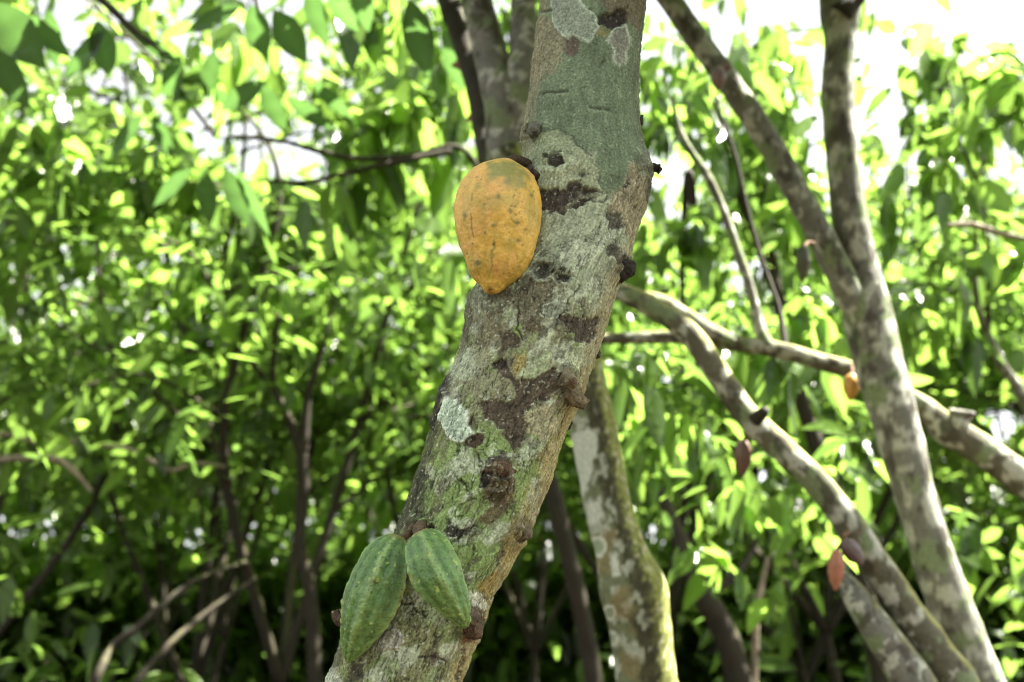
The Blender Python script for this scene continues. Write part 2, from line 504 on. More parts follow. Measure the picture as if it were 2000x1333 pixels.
def build_trunk():
    root = empty('cacao_tree', (-0.30, 1.05, 0.0), 'lichen spotted leaning cacao trunk in sharp focus at the centre of the grove', 'tree')
    ye = np.arange(-80, 1400.1, 1.6)
    # smooth the traced edges so no kink shows
    def ed(k):
        e = np.interp(ye, EDGE[:, 0], EDGE[:, k])
        ker = np.hanning(33); ker /= ker.sum()
        return np.convolve(np.pad(e, 16, mode='edge'), ker, 'valid')
    l, r = ed(1), ed(2)
    d = trunk_depth(ye)
    cen = P((l + r) / 2, ye, d); R = (r - l) / 2 * d / FPX * 0.992
    # onward above and below the picture, in plain metres
    top = cen[0]; bot = cen[-1]
    nup = 40; up_t = np.linspace(1, 0.03, nup)[:, None]
    upc = top + np.hstack([0.05 * up_t + 0.06 * up_t ** 2, 0.02 * up_t, 0.95 * up_t]); upR = R[0] * (1 - 0.30 * up_t[:, 0])
    ndn = 60; dt = np.linspace(0.02, 1, ndn)[:, None]
    zz = bot[2] * (1 - dt)
    slope = (cen[-1] - cen[-200]) / (cen[-1][2] - cen[-200][2])
    dnc = np.hstack([bot[0] + slope[0] * (zz - bot[2]) * (1 - 0.55 * dt), bot[1] + 0 * zz, zz]); dnR = R[-1] * (1 + 0.35 * dt[:, 0] ** 3)
    cen = np.vstack([upc, cen, dnc]); R = np.concatenate([upR, R, dnR])
    th = np.concatenate([np.radians(np.linspace(-112, 112, 330)), np.radians(np.linspace(114, 246, 56))])
    nu, nv = len(th), len(R)
    N = np.stack([np.sin(th), -np.cos(th), 0 * th], 1)
    v0 = cen[:, None] + N[None] * R[:, None, None]
    v = v0.reshape(-1, 3); NN = np.broadcast_to(N[None], (nv, nu, 3)).reshape(-1, 3)
    x, y, dd = proj(v)
    front = np.tile(np.cos(th) > -0.25, nv)
    back = ~front
    x = np.where(back, -9999, x)
    # bark space: around and along the stem
    q = np.stack([np.repeat(R, nu) * NN[:, 0], np.repeat(R, nu) * NN[:, 1], v[:, 2]], 1)
    side = np.tile(np.sin(th), nv)                         # -1 left .. 1 right
    g1 = fbm(q * 14, 3); g2 = fbm(q * 45 + 7, 4); g3 = fbm(q * 130 + 3, 3)
    fib = fbm(q * np.array([300, 300, 45]) + 11, 3)        # long fibres
    fib2 = fbm(q * np.array([150, 150, 22]) + 31, 3)
    spk = fbm(q * 420 + 5, 2)
    wx = x + 12 * fbm(q * 60 + 21, 3) + 7.0 * g3 + 3.0 * spk
    wy = y + 12 * fbm(q * 60 + 51, 3) + 9.0 * fbm(q * 130 + 63, 2) + 3.0 * fbm(q * 400 + 71, 2)
    # ---- ground colour by height
    smooth_up = 1 - sstep(wy + 60 * g1 + 20 * g2, 290, 355)
    smooth_up = np.maximum(smooth_up, (1 - sstep(sdf_poly(wx, wy, [(1160, 250), (1262, 250), (1240, 330), (1195, 398), (1175, 370), (1165, 330)]), -3, 3)))
    c = np.repeat(lin(139, 145, 124)[None], len(v), 0)
    lo = sstep(y, 560, 640)[:, None]; c = c * (1 - lo) + lin(127, 128, 102) * lo
    lo = sstep(y + 60 * g1, 760, 880)[:, None]; c = c * (1 - lo) + lin(118, 136, 84) * lo
    lo = sstep(y + 60 * g1, 1090, 1190)[:, None]; c = c * (1 - lo) + lin(124, 126, 92) * lo
    c = c * (1 - smooth_up[:, None]) + lin(99, 111, 89) * (1 + 0.30 * fib2[:, None] + 0.35 * g2[:, None]) * smooth_up[:, None]
    rough_w = 1 - 0.75 * smooth_up * (1 - sstep(np.abs(side), 0.72, 0.95))
    h = 0.0022 * g1 + rough_w * (0.0011 * g2 + 0.0012 * fib2 + 0.0009 * fib + 0.0007 * g3) + 0.0002 * spk
    c = c * (1 + 0.32 * g2[:, None] * (0.4 + 0.6 * rough_w[:, None]) + 0.20 * g1[:, None])

    def mix(m, col, dh=0.0):
        nonlocal c, h
        m = np.where(back, 0, m)
        c = c * (1 - m[:, None]) + np.asarray(col) * m[:, None]
        h = h + dh * m

    def patch(poly, col, dh=0.0, soft=3.0, amt=1.0, vary=0.25, wob=1.0):
        d_ = sdf_poly(x + (wx - x) * wob, y + (wy - y) * wob, poly)
        m = (1 - sstep(d_, -soft, soft)) * amt
        mix(m, np.asarray(col) * (1 + vary * g3[:, None] + 0.6 * vary * spk[:, None] + 0.5 * vary * g2[:, None]), dh * 1.5)
        return d_

    # loose mottling: light green lichen, grey film, brown bare bark
    rw = rough_w
    m = sstep(fbm(q * 38 + 90, 4), 0.06, 0.16) * (1 - smooth_up) * 0.75; mix(m, lin(164, 170, 150), 0.0006)
    m = sstep(fbm(q * 30 + 140, 4), 0.10, 0.18) * (1 - smooth_up) * sstep(y, 520, 700) * 0.60; mix(m, lin(112, 128, 80), 0.0003)
    m = sstep(fbm(q * np.array([48, 48, 28]) + 190, 4), 0.13, 0.21) * (1 - smooth_up) * sstep(y, 480, 600) * 0.5; mix(m, lin(88, 80, 64), -0.0005)
    m = sstep(fbm(q * np.array([60, 60, 40]) + 290, 4), 0.24, 0.31) * (1 - smooth_up) * 0.6; mix(m, lin(58, 53, 45), -0.0006)
    # worn sides: right side fibrous tan, left edge dark and mossy lower down
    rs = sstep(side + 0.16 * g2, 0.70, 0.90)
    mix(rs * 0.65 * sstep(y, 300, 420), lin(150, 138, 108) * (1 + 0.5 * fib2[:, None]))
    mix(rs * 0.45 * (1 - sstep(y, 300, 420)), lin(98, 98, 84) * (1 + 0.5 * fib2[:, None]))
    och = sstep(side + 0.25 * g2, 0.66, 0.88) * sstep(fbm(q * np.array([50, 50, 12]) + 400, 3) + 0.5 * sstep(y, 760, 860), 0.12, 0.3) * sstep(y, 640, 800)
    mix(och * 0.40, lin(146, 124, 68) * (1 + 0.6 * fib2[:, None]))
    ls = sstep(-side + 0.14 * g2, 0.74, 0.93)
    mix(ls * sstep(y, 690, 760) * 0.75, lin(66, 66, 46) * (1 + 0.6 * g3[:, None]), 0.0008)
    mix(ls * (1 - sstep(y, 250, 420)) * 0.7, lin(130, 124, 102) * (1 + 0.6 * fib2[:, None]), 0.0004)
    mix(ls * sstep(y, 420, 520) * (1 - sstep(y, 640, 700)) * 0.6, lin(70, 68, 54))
    mix((1 - sstep(sdf_poly(wx, wy, [(850, 870), (838, 900), (830, 960), (832, 1010), (800, 1025), (740, 1060), (760, 1010), (800, 930)]), -6, 6)) * 0.92,
        lin(64, 66, 48) * (1 + 0.8 * fib2[:, None]), -0.001)
    DK = lin(64, 60, 53); DK2 = lin(47, 43, 38); BR = lin(84, 74, 58); GRY = lin(122, 130, 116); PALE = lin(172, 183, 166)
    TANB = lin(140, 130, 108)
    # upper part: mottled brown left shoulder, bare patches
    patch([(1045, 25), (1085, 45), (1110, 75), (1100, 110), (1075, 150), (1040, 165), (1032, 120)], lin(124, 117, 96), 0.0006, 7, 0.75, 0.5, 1.6)
    patch([(1104, 70), (1130, 78), (1128, 98), (1118, 112), (1104, 102)], lin(88, 78, 70), -0.0006, 4, 0.9, 0.4)
    patch([(1150, -20), (1262, -20), (1255, 60), (1228, 50), (1190, 20)], lin(98, 88, 72), 0.0006, 6, 0.8, 0.5)
    patch([(1166, 32), (1180, 22), (1200, 25), (1222, 15), (1226, 40), (1212, 54), (1190, 50), (1172, 44)], DK2, -0.003, 4, 1, 0.4)
    patch([(1168, 50), (1190, 56), (1190, 66), (1170, 66)], lin(128, 116, 70), 0.0, 4, 0.8)
    # grey crusts with a pale rim
    def crust(poly, col, rim=PALE, w=2.6, dh=0.0009, wob=0.6):
        d_ = patch(poly, col, dh, 2.0, 1.0, 0.35, wob)
        m_ = np.exp(-((d_ + w * 0.6) / w) ** 2) * 0.7
        mix(m_, rim, 0.0003)
    crust([(1085, -30), (1125, -25), (1142, 14), (1165, 33), (1169, 55), (1160, 76), (1150, 81), (1132, 78), (1116, 71), (1108, 76), (1096, 70), (1084, 55), (1078, 40), (1076, 10)], GRY)
    crust([(1195, 60), (1221, 48), (1227, 68), (1230, 88), (1223, 124), (1210, 130), (1198, 120), (1195, 96), (1185, 80)], lin(118, 118, 108))
    # scars across the smooth bark
    for ln, wd in (([(1056, 186), (1066, 180), (1085, 181), (1108, 178)], 3.0), ([(1152, 209), (1168, 212), (1190, 215)], 2.4), ([(1171, 130), (1180, 119)], 3.0), ([(1060, 24), (1078, 20)], 3.0)):
        d_ = sdf_line(x, y + 2.5 * g3, ln); m_ = np.exp(-(d_ / wd) ** 2); mix(m_ * 0.75, lin(52, 60, 46), -0.0022)
        d_ = sdf_line(x, y + 2.5 * g3 - 7, ln); mix(np.exp(-(d_ / 4.0) ** 2) * 0.35, lin(125, 138, 114), 0.0010)
    # curved welt under the smooth bark
    arc = [(1052, 268), (1080, 252), (1106, 258), (1128, 282), (1155, 305), (1166, 335), (1172, 358)]
    d_ = sdf_line(wx, wy, arc); mix(np.exp(-(d_ / 2.4) ** 2) * 0.7, lin(56, 58, 46), -0.0012)
    welt = [(1055, 272), (1085, 256), (1106, 262), (1128, 286), (1154, 308), (1164, 338), (1168, 370), (1110, 366), (1062, 372), (1028, 350), (1030, 300)]
    patch(welt, lin(140, 146, 118), 0.0016, 7, 0.55, 0.5)
    eye = np.exp(-(((x - 1085) / 36) ** 2 + ((y - 312) / 22) ** 2)); h = h + np.where(back, 0, 0.0050 * eye)
    h = h + np.where(back, 0, 0.0011 * np.sin(np.hypot((x - 1086) / 1.5, y - 312) / 3.6 + 3 * g2) * np.exp(-(((x - 1086) / 50) ** 2 + ((y - 318) / 34) ** 2)))
    patch([(1066, 308), (1080, 302), (1098, 306), (1110, 318), (1096, 326), (1078, 324)], DK2, -0.0025, 3, 0.95, 0.4)
    patch([(1080, 297), (1095, 296), (1098, 303), (1084, 303)], DK2, -0.0015, 3, 0.8)
    patch([(1132, 338), (1150, 342), (1146, 350), (1130, 348)], DK, -0.0015, 3, 0.8)
    # broad dark bare bark by the yellow fruit
    patch([(1040, 374), (1096, 371), (1118, 357), (1138, 362), (1160, 374), (1172, 372), (1152, 392), (1126, 404), (1104, 420), (1062, 416), (1040, 405)], lin(64, 58, 52), -0.0016, 3, 1, 0.7)
    for ln in ([(1140, 372), (1165, 378), (1190, 382)], [(1120, 402), (1150, 392), (1185, 392)]):
        d_ = sdf_line(wx, wy, ln); mix(np.exp(-(d_ / 2.6) ** 2) * 0.7, DK2, -0.0015); mix(np.exp(-((d_ - 8) / 4) ** 2) * 0.3, lin(150, 158, 130), 0.0012)
    # right shoulder: pinkish tan bark, dark islands
    patch([(1224, 322), (1236, 322), (1246, 350), (1262, 350), (1268, 395), (1250, 440), (1238, 470), (1222, 455), (1216, 420), (1190, 408), (1200, 385), (1216, 362)], TANB * 0.9, 0.0005, 5, 0.85, 0.6)
    patch([(1216, 358), (1226, 352), (1228, 362), (1220, 367)], DK2, -0.0015, 2.5, 0.9)
    patch([(1188, 412), (1200, 408), (1216, 425), (1222, 446), (1210, 452), (1192, 440), (1184, 425)], DK, -0.0010, 3, 0.9, 0.5)
    patch([(1190, 478), (1204, 472), (1216, 490), (1216, 510), (1204, 512), (1192, 500), (1187, 488)], DK, -0.0010, 3, 0.9, 0.5)
    patch([(1212, 505), (1232, 500), (1240, 520), (1228, 545), (1206, 550)], DK2, -0.001, 4, 0.95, 0.5)
    patch([(1255, 325), (1275, 320), (1272, 400), (1262, 405), (1258, 360)], DK2, 0.0005, 4, 0.75, 0.6)
    # two dark knot holes below the fruit
    for (kx, ky, rr_, dp) in ((1058, 524, 17, 0.004), (1100, 546, 11, 0.003), (1048, 258, 11, 0.0)):
        ax_ = x + 1.4 * (wx - x) - kx; ay_ = y + 1.4 * (wy - y) - ky
        e = np.hypot((ax_ + 0.3 * ay_) / 1.45, ay_) / rr_
        mix(np.exp(-(e / 1.0) ** 4) * 0.95, DK2 * 0.8, -dp)
        h = h + np.where(back, 0, 0.0026 * np.exp(-((e - 1.35) / 0.5) ** 2))
    patch([(1010, 552), (1040, 545), (1066, 548), (1092, 556), (1078, 580), (1060, 600), (1062, 640), (1040, 650), (1020, 640), (1000, 610), (990, 580)], BR * 0.9, -0.0008, 6, 0.75, 0.8, 1.5)
    patch([(945, 570), (975, 562), (1010, 555), (1000, 580), (960, 590)], lin(72, 66, 56), -0.0006, 6, 0.7, 0.6)
    crust([(1060, 592), (1085, 588), (1106, 590), (1108, 610), (1095, 626), (1072, 628), (1056, 618)], lin(128, 134, 118), lin(178, 182, 160), 2.4)
    patch([(1092, 618), (1130, 616), (1174, 626), (1166, 656), (1152, 678), (1134, 670), (1112, 646)], lin(76, 69, 60), -0.0012, 2.5, 1, 0.7)
    patch([(930, 625), (975, 610), (1000, 630), (985, 660), (955, 690), (935, 670)], BR, -0.0006, 7, 0.55, 0.9, 1.6)
    patch([(972, 652), (1000, 640), (1016, 660), (1012, 680), (988, 688), (976, 672)], lin(68, 59, 48), -0.001, 3, 0.9, 0.7)
    patch([(1005, 632), (1020, 625), (1024, 645), (1014, 658), (1004, 648)], lin(116, 132, 76), 0.001, 2.5, 0.9)
    patch([(958, 706), (985, 702), (1000, 724), (1012, 746), (1060, 730), (1076, 718), (1096, 735), (1096, 760), (1070, 780), (1042, 790), (1030, 800), (1036, 840), (1020, 870), (1000, 876), (990, 850), (952, 822), (938, 790), (962, 780), (992, 790), (1010, 776), (996, 746), (970, 728)], lin(76, 68, 57), -0.0013, 3, 1, 0.7)
    patch([(958, 704), (985, 702), (992, 716), (972, 720)], DK2, -0.001, 3, 0.9)
    patch([(1008, 692), (1024, 686), (1030, 702), (1018, 730), (1004, 738)], lin(146, 132, 78), 0.0, 4, 0.75, 0.5)
    patch([(1030, 700), (1076, 686), (1072, 720), (1030, 740), (1018, 735)], lin(146, 156, 124), 0.0006, 4, 0.8, 0.5)
    patch([(1090, 665), (1150, 680), (1140, 720), (1100, 715)], lin(162, 168, 142), 0.0006, 6, 0.7, 0.6, 1.6)
    patch([(1026, 800), (1080, 790), (1090, 830), (1072, 860), (1040, 850)], lin(148, 142, 118), 0.0007, 4, 0.8, 0.6)
    patch([(876, 700), (930, 680), (935, 730), (890, 750)], lin(156, 164, 142), 0.0006, 7, 0.7, 0.6, 1.6)
    # white crust on the left side
    crust([(872, 752), (878, 780), (893, 782), (902, 795), (914, 802), (915, 828), (927, 850), (912, 862), (896, 869), (876, 850), (858, 822), (866, 790)], lin(164, 178, 160), lin(205, 212, 196), 3.0, 0.0016)
    patch([(896, 870), (922, 846), (940, 848), (946, 862), (930, 876), (908, 878)], lin(64, 50, 42), -0.001, 3, 0.95, 0.5)
    patch([(866, 742), (880, 736), (876, 765), (858, 800), (846, 838), (838, 830), (850, 780)], DK2, 0.0018, 4, 0.9, 0.7)
    # big folded knot
    kx, ky = 972, 934
    e = np.hypot((x - kx) / 34, (y - ky) / 50)
    h = h + np.where(back, 0, 0.0085 * np.exp(-(e / 0.85) ** 4) + 0.0024 * np.sin((y - ky + 9 * g2 + 0.0035 * (x - kx) ** 2) / 3.8) * np.exp(-(e / 0.8) ** 4))
    patch([(945, 900), (975, 888), (1000, 896), (1008, 935), (1000, 980), (986, 1006), (955, 990), (942, 950)], lin(86, 73, 58), 0.0, 5, 0.9, 0.9)
    patch([(938, 930), (956, 926), (962, 945), (952, 955), (938, 950)], DK2 * 0.8, -0.003, 3, 0.95)
    patch([(966, 932), (990, 930), (990, 942), (970, 944)], DK2 * 0.9, -0.003, 3, 0.9)
    patch([(945, 898), (975, 884), (1002, 892), (1000, 902), (970, 898), (950, 910)], DK, 0.001, 3, 0.9)
    patch([(950, 990), (985, 1000), (965, 1030), (930, 1022)], lin(86, 72, 58), -0.0005, 5, 0.8, 0.6)
    # spots and cracks of the lower stem
    patch([(836, 940), (850, 934), (855, 948), (846, 956)], lin(70, 66, 58), -0.001, 3, 0.95)
    patch([(868, 1036), (880, 1022), (900, 1032), (918, 1020), (930, 1030), (915, 1046), (890, 1052), (872, 1050)], DK2, -0.0012, 3, 0.95, 0.5)
    patch([(920, 1072), (930, 1068), (926, 1084)], DK2, -0.001, 3, 0.9)
    patch([(790, 1028), (812, 1018), (842, 1024), (852, 1042), (830, 1050), (800, 1048)], lin(50, 40, 30), -0.002, 5, 0.95, 0.5)
    patch([(1000, 1035), (1030, 1010), (1030, 960), (1060, 960), (1050, 1010), (1020, 1050)], lin(146, 142, 122), 0.0006, 6, 0.6, 0.6, 1.6)
    patch([(985, 1050), (1010, 1040), (1005, 1085), (985, 1105), (978, 1080)], lin(134, 114, 62), -0.0004, 6, 0.6, 0.7)
    patch([(934, 1128), (975, 1120), (962, 1160), (930, 1165)], lin(134, 108, 56), -0.0004, 5, 0.65, 0.8)
    patch([(912, 1158), (946, 1162), (946, 1192), (914, 1188)], lin(168, 166, 150), 0.0010, 3, 0.95, 0.5)
    patch([(912, 1196), (946, 1192), (950, 1226), (930, 1250), (914, 1236)], lin(58, 46, 36), -0.0012, 4, 0.9, 0.7)
    patch([(900, 1246), (918, 1236), (926, 1248), (905, 1262)], lin(104, 70, 50), 0.0, 4, 0.85)
    crust([(738, 1244), (752, 1228), (770, 1226), (786, 1234), (790, 1250), (776, 1268), (752, 1276), (736, 1266)], lin(138, 136, 126), lin(170, 168, 156), 2.6, 0.0014, 1.0)
    patch([(836, 1282), (860, 1276), (864, 1290), (842, 1294)], lin(84, 66, 56), -0.001, 4, 0.85)
    patch([(690, 1295), (712, 1290), (706, 1333), (690, 1340), (664, 1333)], lin(58, 54, 44), -0.002, 5, 0.85, 0.6)
    patch([(640, 1312), (662, 1304), (668, 1340), (640, 1340)], lin(168, 170, 156), 0.0012, 4, 0.85, 0.6)
    for ln in ([(785, 1178), (808, 1176), (812, 1192), (830, 1204)], [(846, 1258), (858, 1246), (848, 1240)], [(880, 1060), (896, 1048), (905, 1030)], [(934, 880), (940, 905), (936, 930)],
               [(888, 930), (905, 940), (915, 960)], [(990, 1060), (980, 1090), (960, 1130)], [(950, 1170), (975, 1160)], [(905, 1270), (898, 1300), (890, 1330)], [(820, 1290), (850, 1282), (870, 1300)],
               [(1130, 560), (1110, 590), (1090, 640)], [(1010, 600), (1014, 640), (1022, 660)]):
        d_ = sdf_line(wx, wy, ln); mix(np.exp(-(d_ / 2.3) ** 2) * 0.85, DK2, -0.0025)
    # bark swells where a stub or knot leaves it
    for sx, sy, sr in ((1100, 732, 26), (1110, 770, 30), (1215, 528, 30), (1256, 322, 30), (1010, 1038, 34), (680, 1216, 26), (918, 1204, 24), (928, 1234, 22), (1048, 254, 20), (1044, 344, 18), (806, 1036, 26)):
        e = np.hypot(x - sx, y - sy) / sr
        h = h + np.where(back, 0, 0.0040 * np.exp(-e ** 2) + 0.0010 * np.sin(e * 9 + 3 * g2) * np.exp(-(e / 1.1) ** 2))
        mix(np.exp(-((e + 0.5 * g2) / 0.85) ** 4) * 0.55, lin(70, 64, 52) * (1 + 0.6 * g3[:, None]))
    # fine upright cracks everywhere, with dark floor
    cr = fbm(q * np.array([110, 110, 38]) + 600, 3)
    ck = np.exp(-(np.abs(cr) / 0.034) ** 2) * sstep(fbm(q * 22 + 650, 2), -0.10, 0.15) * rw
    c = c * (1 - 0.70 * ck[:, None]); h = h - 0.0011 * ck
    cr = fbm(q * np.array([60, 60, 60]) + 700, 3)
    ck = np.exp(-(np.abs(cr) / 0.018) ** 2) * sstep(fbm(q * 16 + 750, 2), 0.05, 0.25) * rw * sstep(y, 420, 560)
    c = c * (1 - 0.6 * ck[:, None]); h = h - 0.0012 * ck
    # pale lichen flecks and tiny warts
    fl = sstep(fbm(q * 260 + 810, 2), 0.34, 0.46)[:, None]
    fl = fl * (0.25 + 0.75 * rough_w[:, None])
    c = c * (1 - 0.40 * fl) + lin(196, 200, 180) * 0.40 * fl; h = h + 0.0003 * fl[:, 0]
    c = c * (1 + 0.55 * fib[:, None] * rw[:, None] + 0.28 * spk[:, None] + 0.22 * g3[:, None] * rw[:, None])
    # a more ragged edge where the bark breaks
    rag = sstep(np.abs(side), 0.86, 0.99) * rw
    h = h + rag * (0.0013 * g3 + 0.0010 * fbm(q * 220 + 77, 2))
    v = v + NN * h[:, None]
    tr = mk('trunk', v, grid_quads(nv, nu), M_TRUNK, root, np.clip(c * 1.06 * np.array([0.98, 1.03, 0.94]), 0.006, 0.75))
    # ---- side pieces
    def stub(name, pts, kind_rgb, face_rgb=None, seed=1, nseg=20, rough=0.16, lab=None, crumb=0.0016):
        nseg = nseg * 2
        a = np.array(pts, float)
        vv, qq, cc, tt = tube(P(a[:, 0], a[:, 1], a[:, 2]), a[:, 3] * 0.5 * a[:, 2] / FPX, nseg=nseg, step=0.0009, seed=seed, rough=rough)
        off = np.stack([fbm(vv * 190 + seed + 9 * k_, 3) for k_ in range(3)], 1); vv = vv + off * crumb * (1 + 6 * rough ** 2)
        nz = fbm(vv * 260 + seed, 3)[:, None]
        cc = np.asarray(kind_rgb) * (1 + 0.9 * nz)
        if face_rgb is not None:
            e = P(a[-1, 0], a[-1, 1], a[-1, 2]); f_ = np.linalg.norm(vv - e, axis=1) < 0.75 * a[-1, 3] * a[-1, 2] / FPX * 0.62
            cc[f_] = np.asarray(face_rgb) * (1 + 0.6 * nz[f_])
        o = mk_parts(name, [(vv, qq, np.clip(cc, 0.004, 0.7), tt)], M_TRUNK, tr)
        if lab: o['label'] = lab
        return o
    fd = lambda px, py, k=0.055: float(trunk_depth(py)) - k
    stub('twig_stub', [(1100, 728, fd(0, 728, .045), 34), (1108, 736, fd(0, 736, .058), 30), (1114, 744, fd(0, 744, .068), 25), (1116, 748, fd(0, 748, .072), 22)], lin(112, 106, 82), lin(86, 64, 50), 3)
    stub('twig_stub', [(1096, 762, fd(0, 762, .035), 40), (1116, 772, fd(0, 772, .045), 34), (1132, 784, fd(0, 784, .046), 26), (1144, 792, fd(0, 792, .046), 22)], lin(104, 94, 70), lin(112, 76, 58), 4)
    stub('twig_stub', [(1205, 535, fd(0, 535, .02), 40), (1222, 526, fd(0, 526, .025), 40), (1233, 519, fd(0, 519, .028), 30), (1239, 514, fd(0, 514, .028), 14)], DK2, None, 5, 20, 0.3)
    stub('twig_stub', [(1250, 322, fd(0, 322, .01), 34), (1266, 322, fd(0, 322, .012), 26), (1278, 328, fd(0, 328, .012), 16), (1290, 334, fd(0, 334, .012), 15)], lin(40, 36, 32), None, 6, 18, 0.55)
    stub('twig_stub', [(1004, 1036, fd(0, 1040, .02), 48), (1018, 1038, fd(0, 1040, .022), 42), (1030, 1043, fd(0, 1044, .026), 26), (1040, 1050, fd(0, 1048, .026), 7)], lin(96, 86, 66), None, 7, 20, 0.3)
    stub('twig_stub', [(690, 1222, fd(0, 1222, .01), 40), (670, 1212, fd(0, 1212, .012), 30), (660, 1204, fd(0, 1204, .012), 24), (657, 1192, fd(0, 1192, .012), 20)], lin(70, 58, 46), lin(170, 150, 116), 8)
    stub('twig_stub', [(1150, 690, fd(0, 690, .0), 28), (1162, 688, fd(0, 688, .0), 22), (1170, 684, fd(0, 684, .0), 12)], lin(50, 46, 36), None, 9, 16, 0.4)
    stub('twig_stub', [(1092, 838, fd(0, 838, .0), 26), (1104, 830, fd(0, 830, .0), 24), (1114, 822, fd(0, 822, .0), 16)], lin(52, 44, 34), None, 10, 16, 0.35)
    stub('twig_stub', [(1240, 238, fd(0, 238, .0), 26), (1250, 234, fd(0, 234, .0), 18), (1254, 228, fd(0, 228, .0), 8)], lin(48, 44, 38), None, 11, 16, 0.4)
    stub('knot', [(915, 1200, fd(0, 1205, .046), 36), (922, 1204, fd(0, 1206, .056), 30), (930, 1208, fd(0, 1208, .060), 24)], lin(96, 86, 68), lin(60, 50, 40), 12, 20, 0.25)
    stub('knot', [(924, 1230, fd(0, 1236, .040), 36), (928, 1238, fd(0, 1238, .050), 24), (926, 1246, fd(0, 1240, .054), 12)], lin(84, 66, 50), lin(60, 44, 36), 13, 20, 0.3)
    stub('knot', [(1048, 252, fd(0, 252, .046), 34), (1046, 256, fd(0, 255, .054), 26), (1045, 262, fd(0, 258, .058), 14)], lin(92, 94, 80), lin(64, 62, 54), 14, 20, 0.22)
    stub('knot', [(1050, 345, fd(0, 345, .05), 26), (1038, 340, fd(0, 340, .062), 24), (1030, 332, fd(0, 332, .068), 20)], lin(56, 50, 44), None, 15, 18, 0.3)
    stub('knot', [(985, 915, fd(0, 915, .05), 60), (975, 918, fd(0, 918, .068), 46), (972, 926, fd(0, 926, .072), 26)], lin(86, 68, 52), None, 16, 26, 0.30)
    # limbs and crown overhead, outside the picture
    topc = cen[0]
    rng = np.random.RandomState(4)
    cl = []
    for k, (ax, ay, az, ln) in enumerate([(0.5, 0.05, 0.85, 1.5), (0.25, 0.35, 0.85, 1.5), (-0.45, -0.1, 0.85, 1.2), (0.7, -0.1, 0.7, 1.4)]):
        dirv = np.array([ax, ay, az]); dirv = dirv / np.linalg.norm(dirv)
        pts = [topc - np.array([0, 0, 0.03]), topc + dirv * ln * 0.35 + np.array([0, 0, .05]), topc + dirv * ln * 0.7, topc + dirv * ln]
        mk_parts('limb', [tube(pts, [R[0] * 0.85, 0.032, 0.024, 0.012], seed=60 + k)], M_BARK, root)
    for j in range(230):
        cl.append(np.array([rng.uniform(-0.25, 0.2), 1.0, rng.uniform(1.4, 2.6)]) + SUN * rng.uniform(0.7, 2.3) + rng.normal(size=3) * np.array([.16, .16, .10]))  # crown leaves shaped along the sun's path to shade the trunk
    lv = cluster_leaves(cl, 9, rng, 0.24, 0.08, shade_out=True)
    mk_parts('crown', [lv], M_LEAF, root)
    return root


build_trunk()


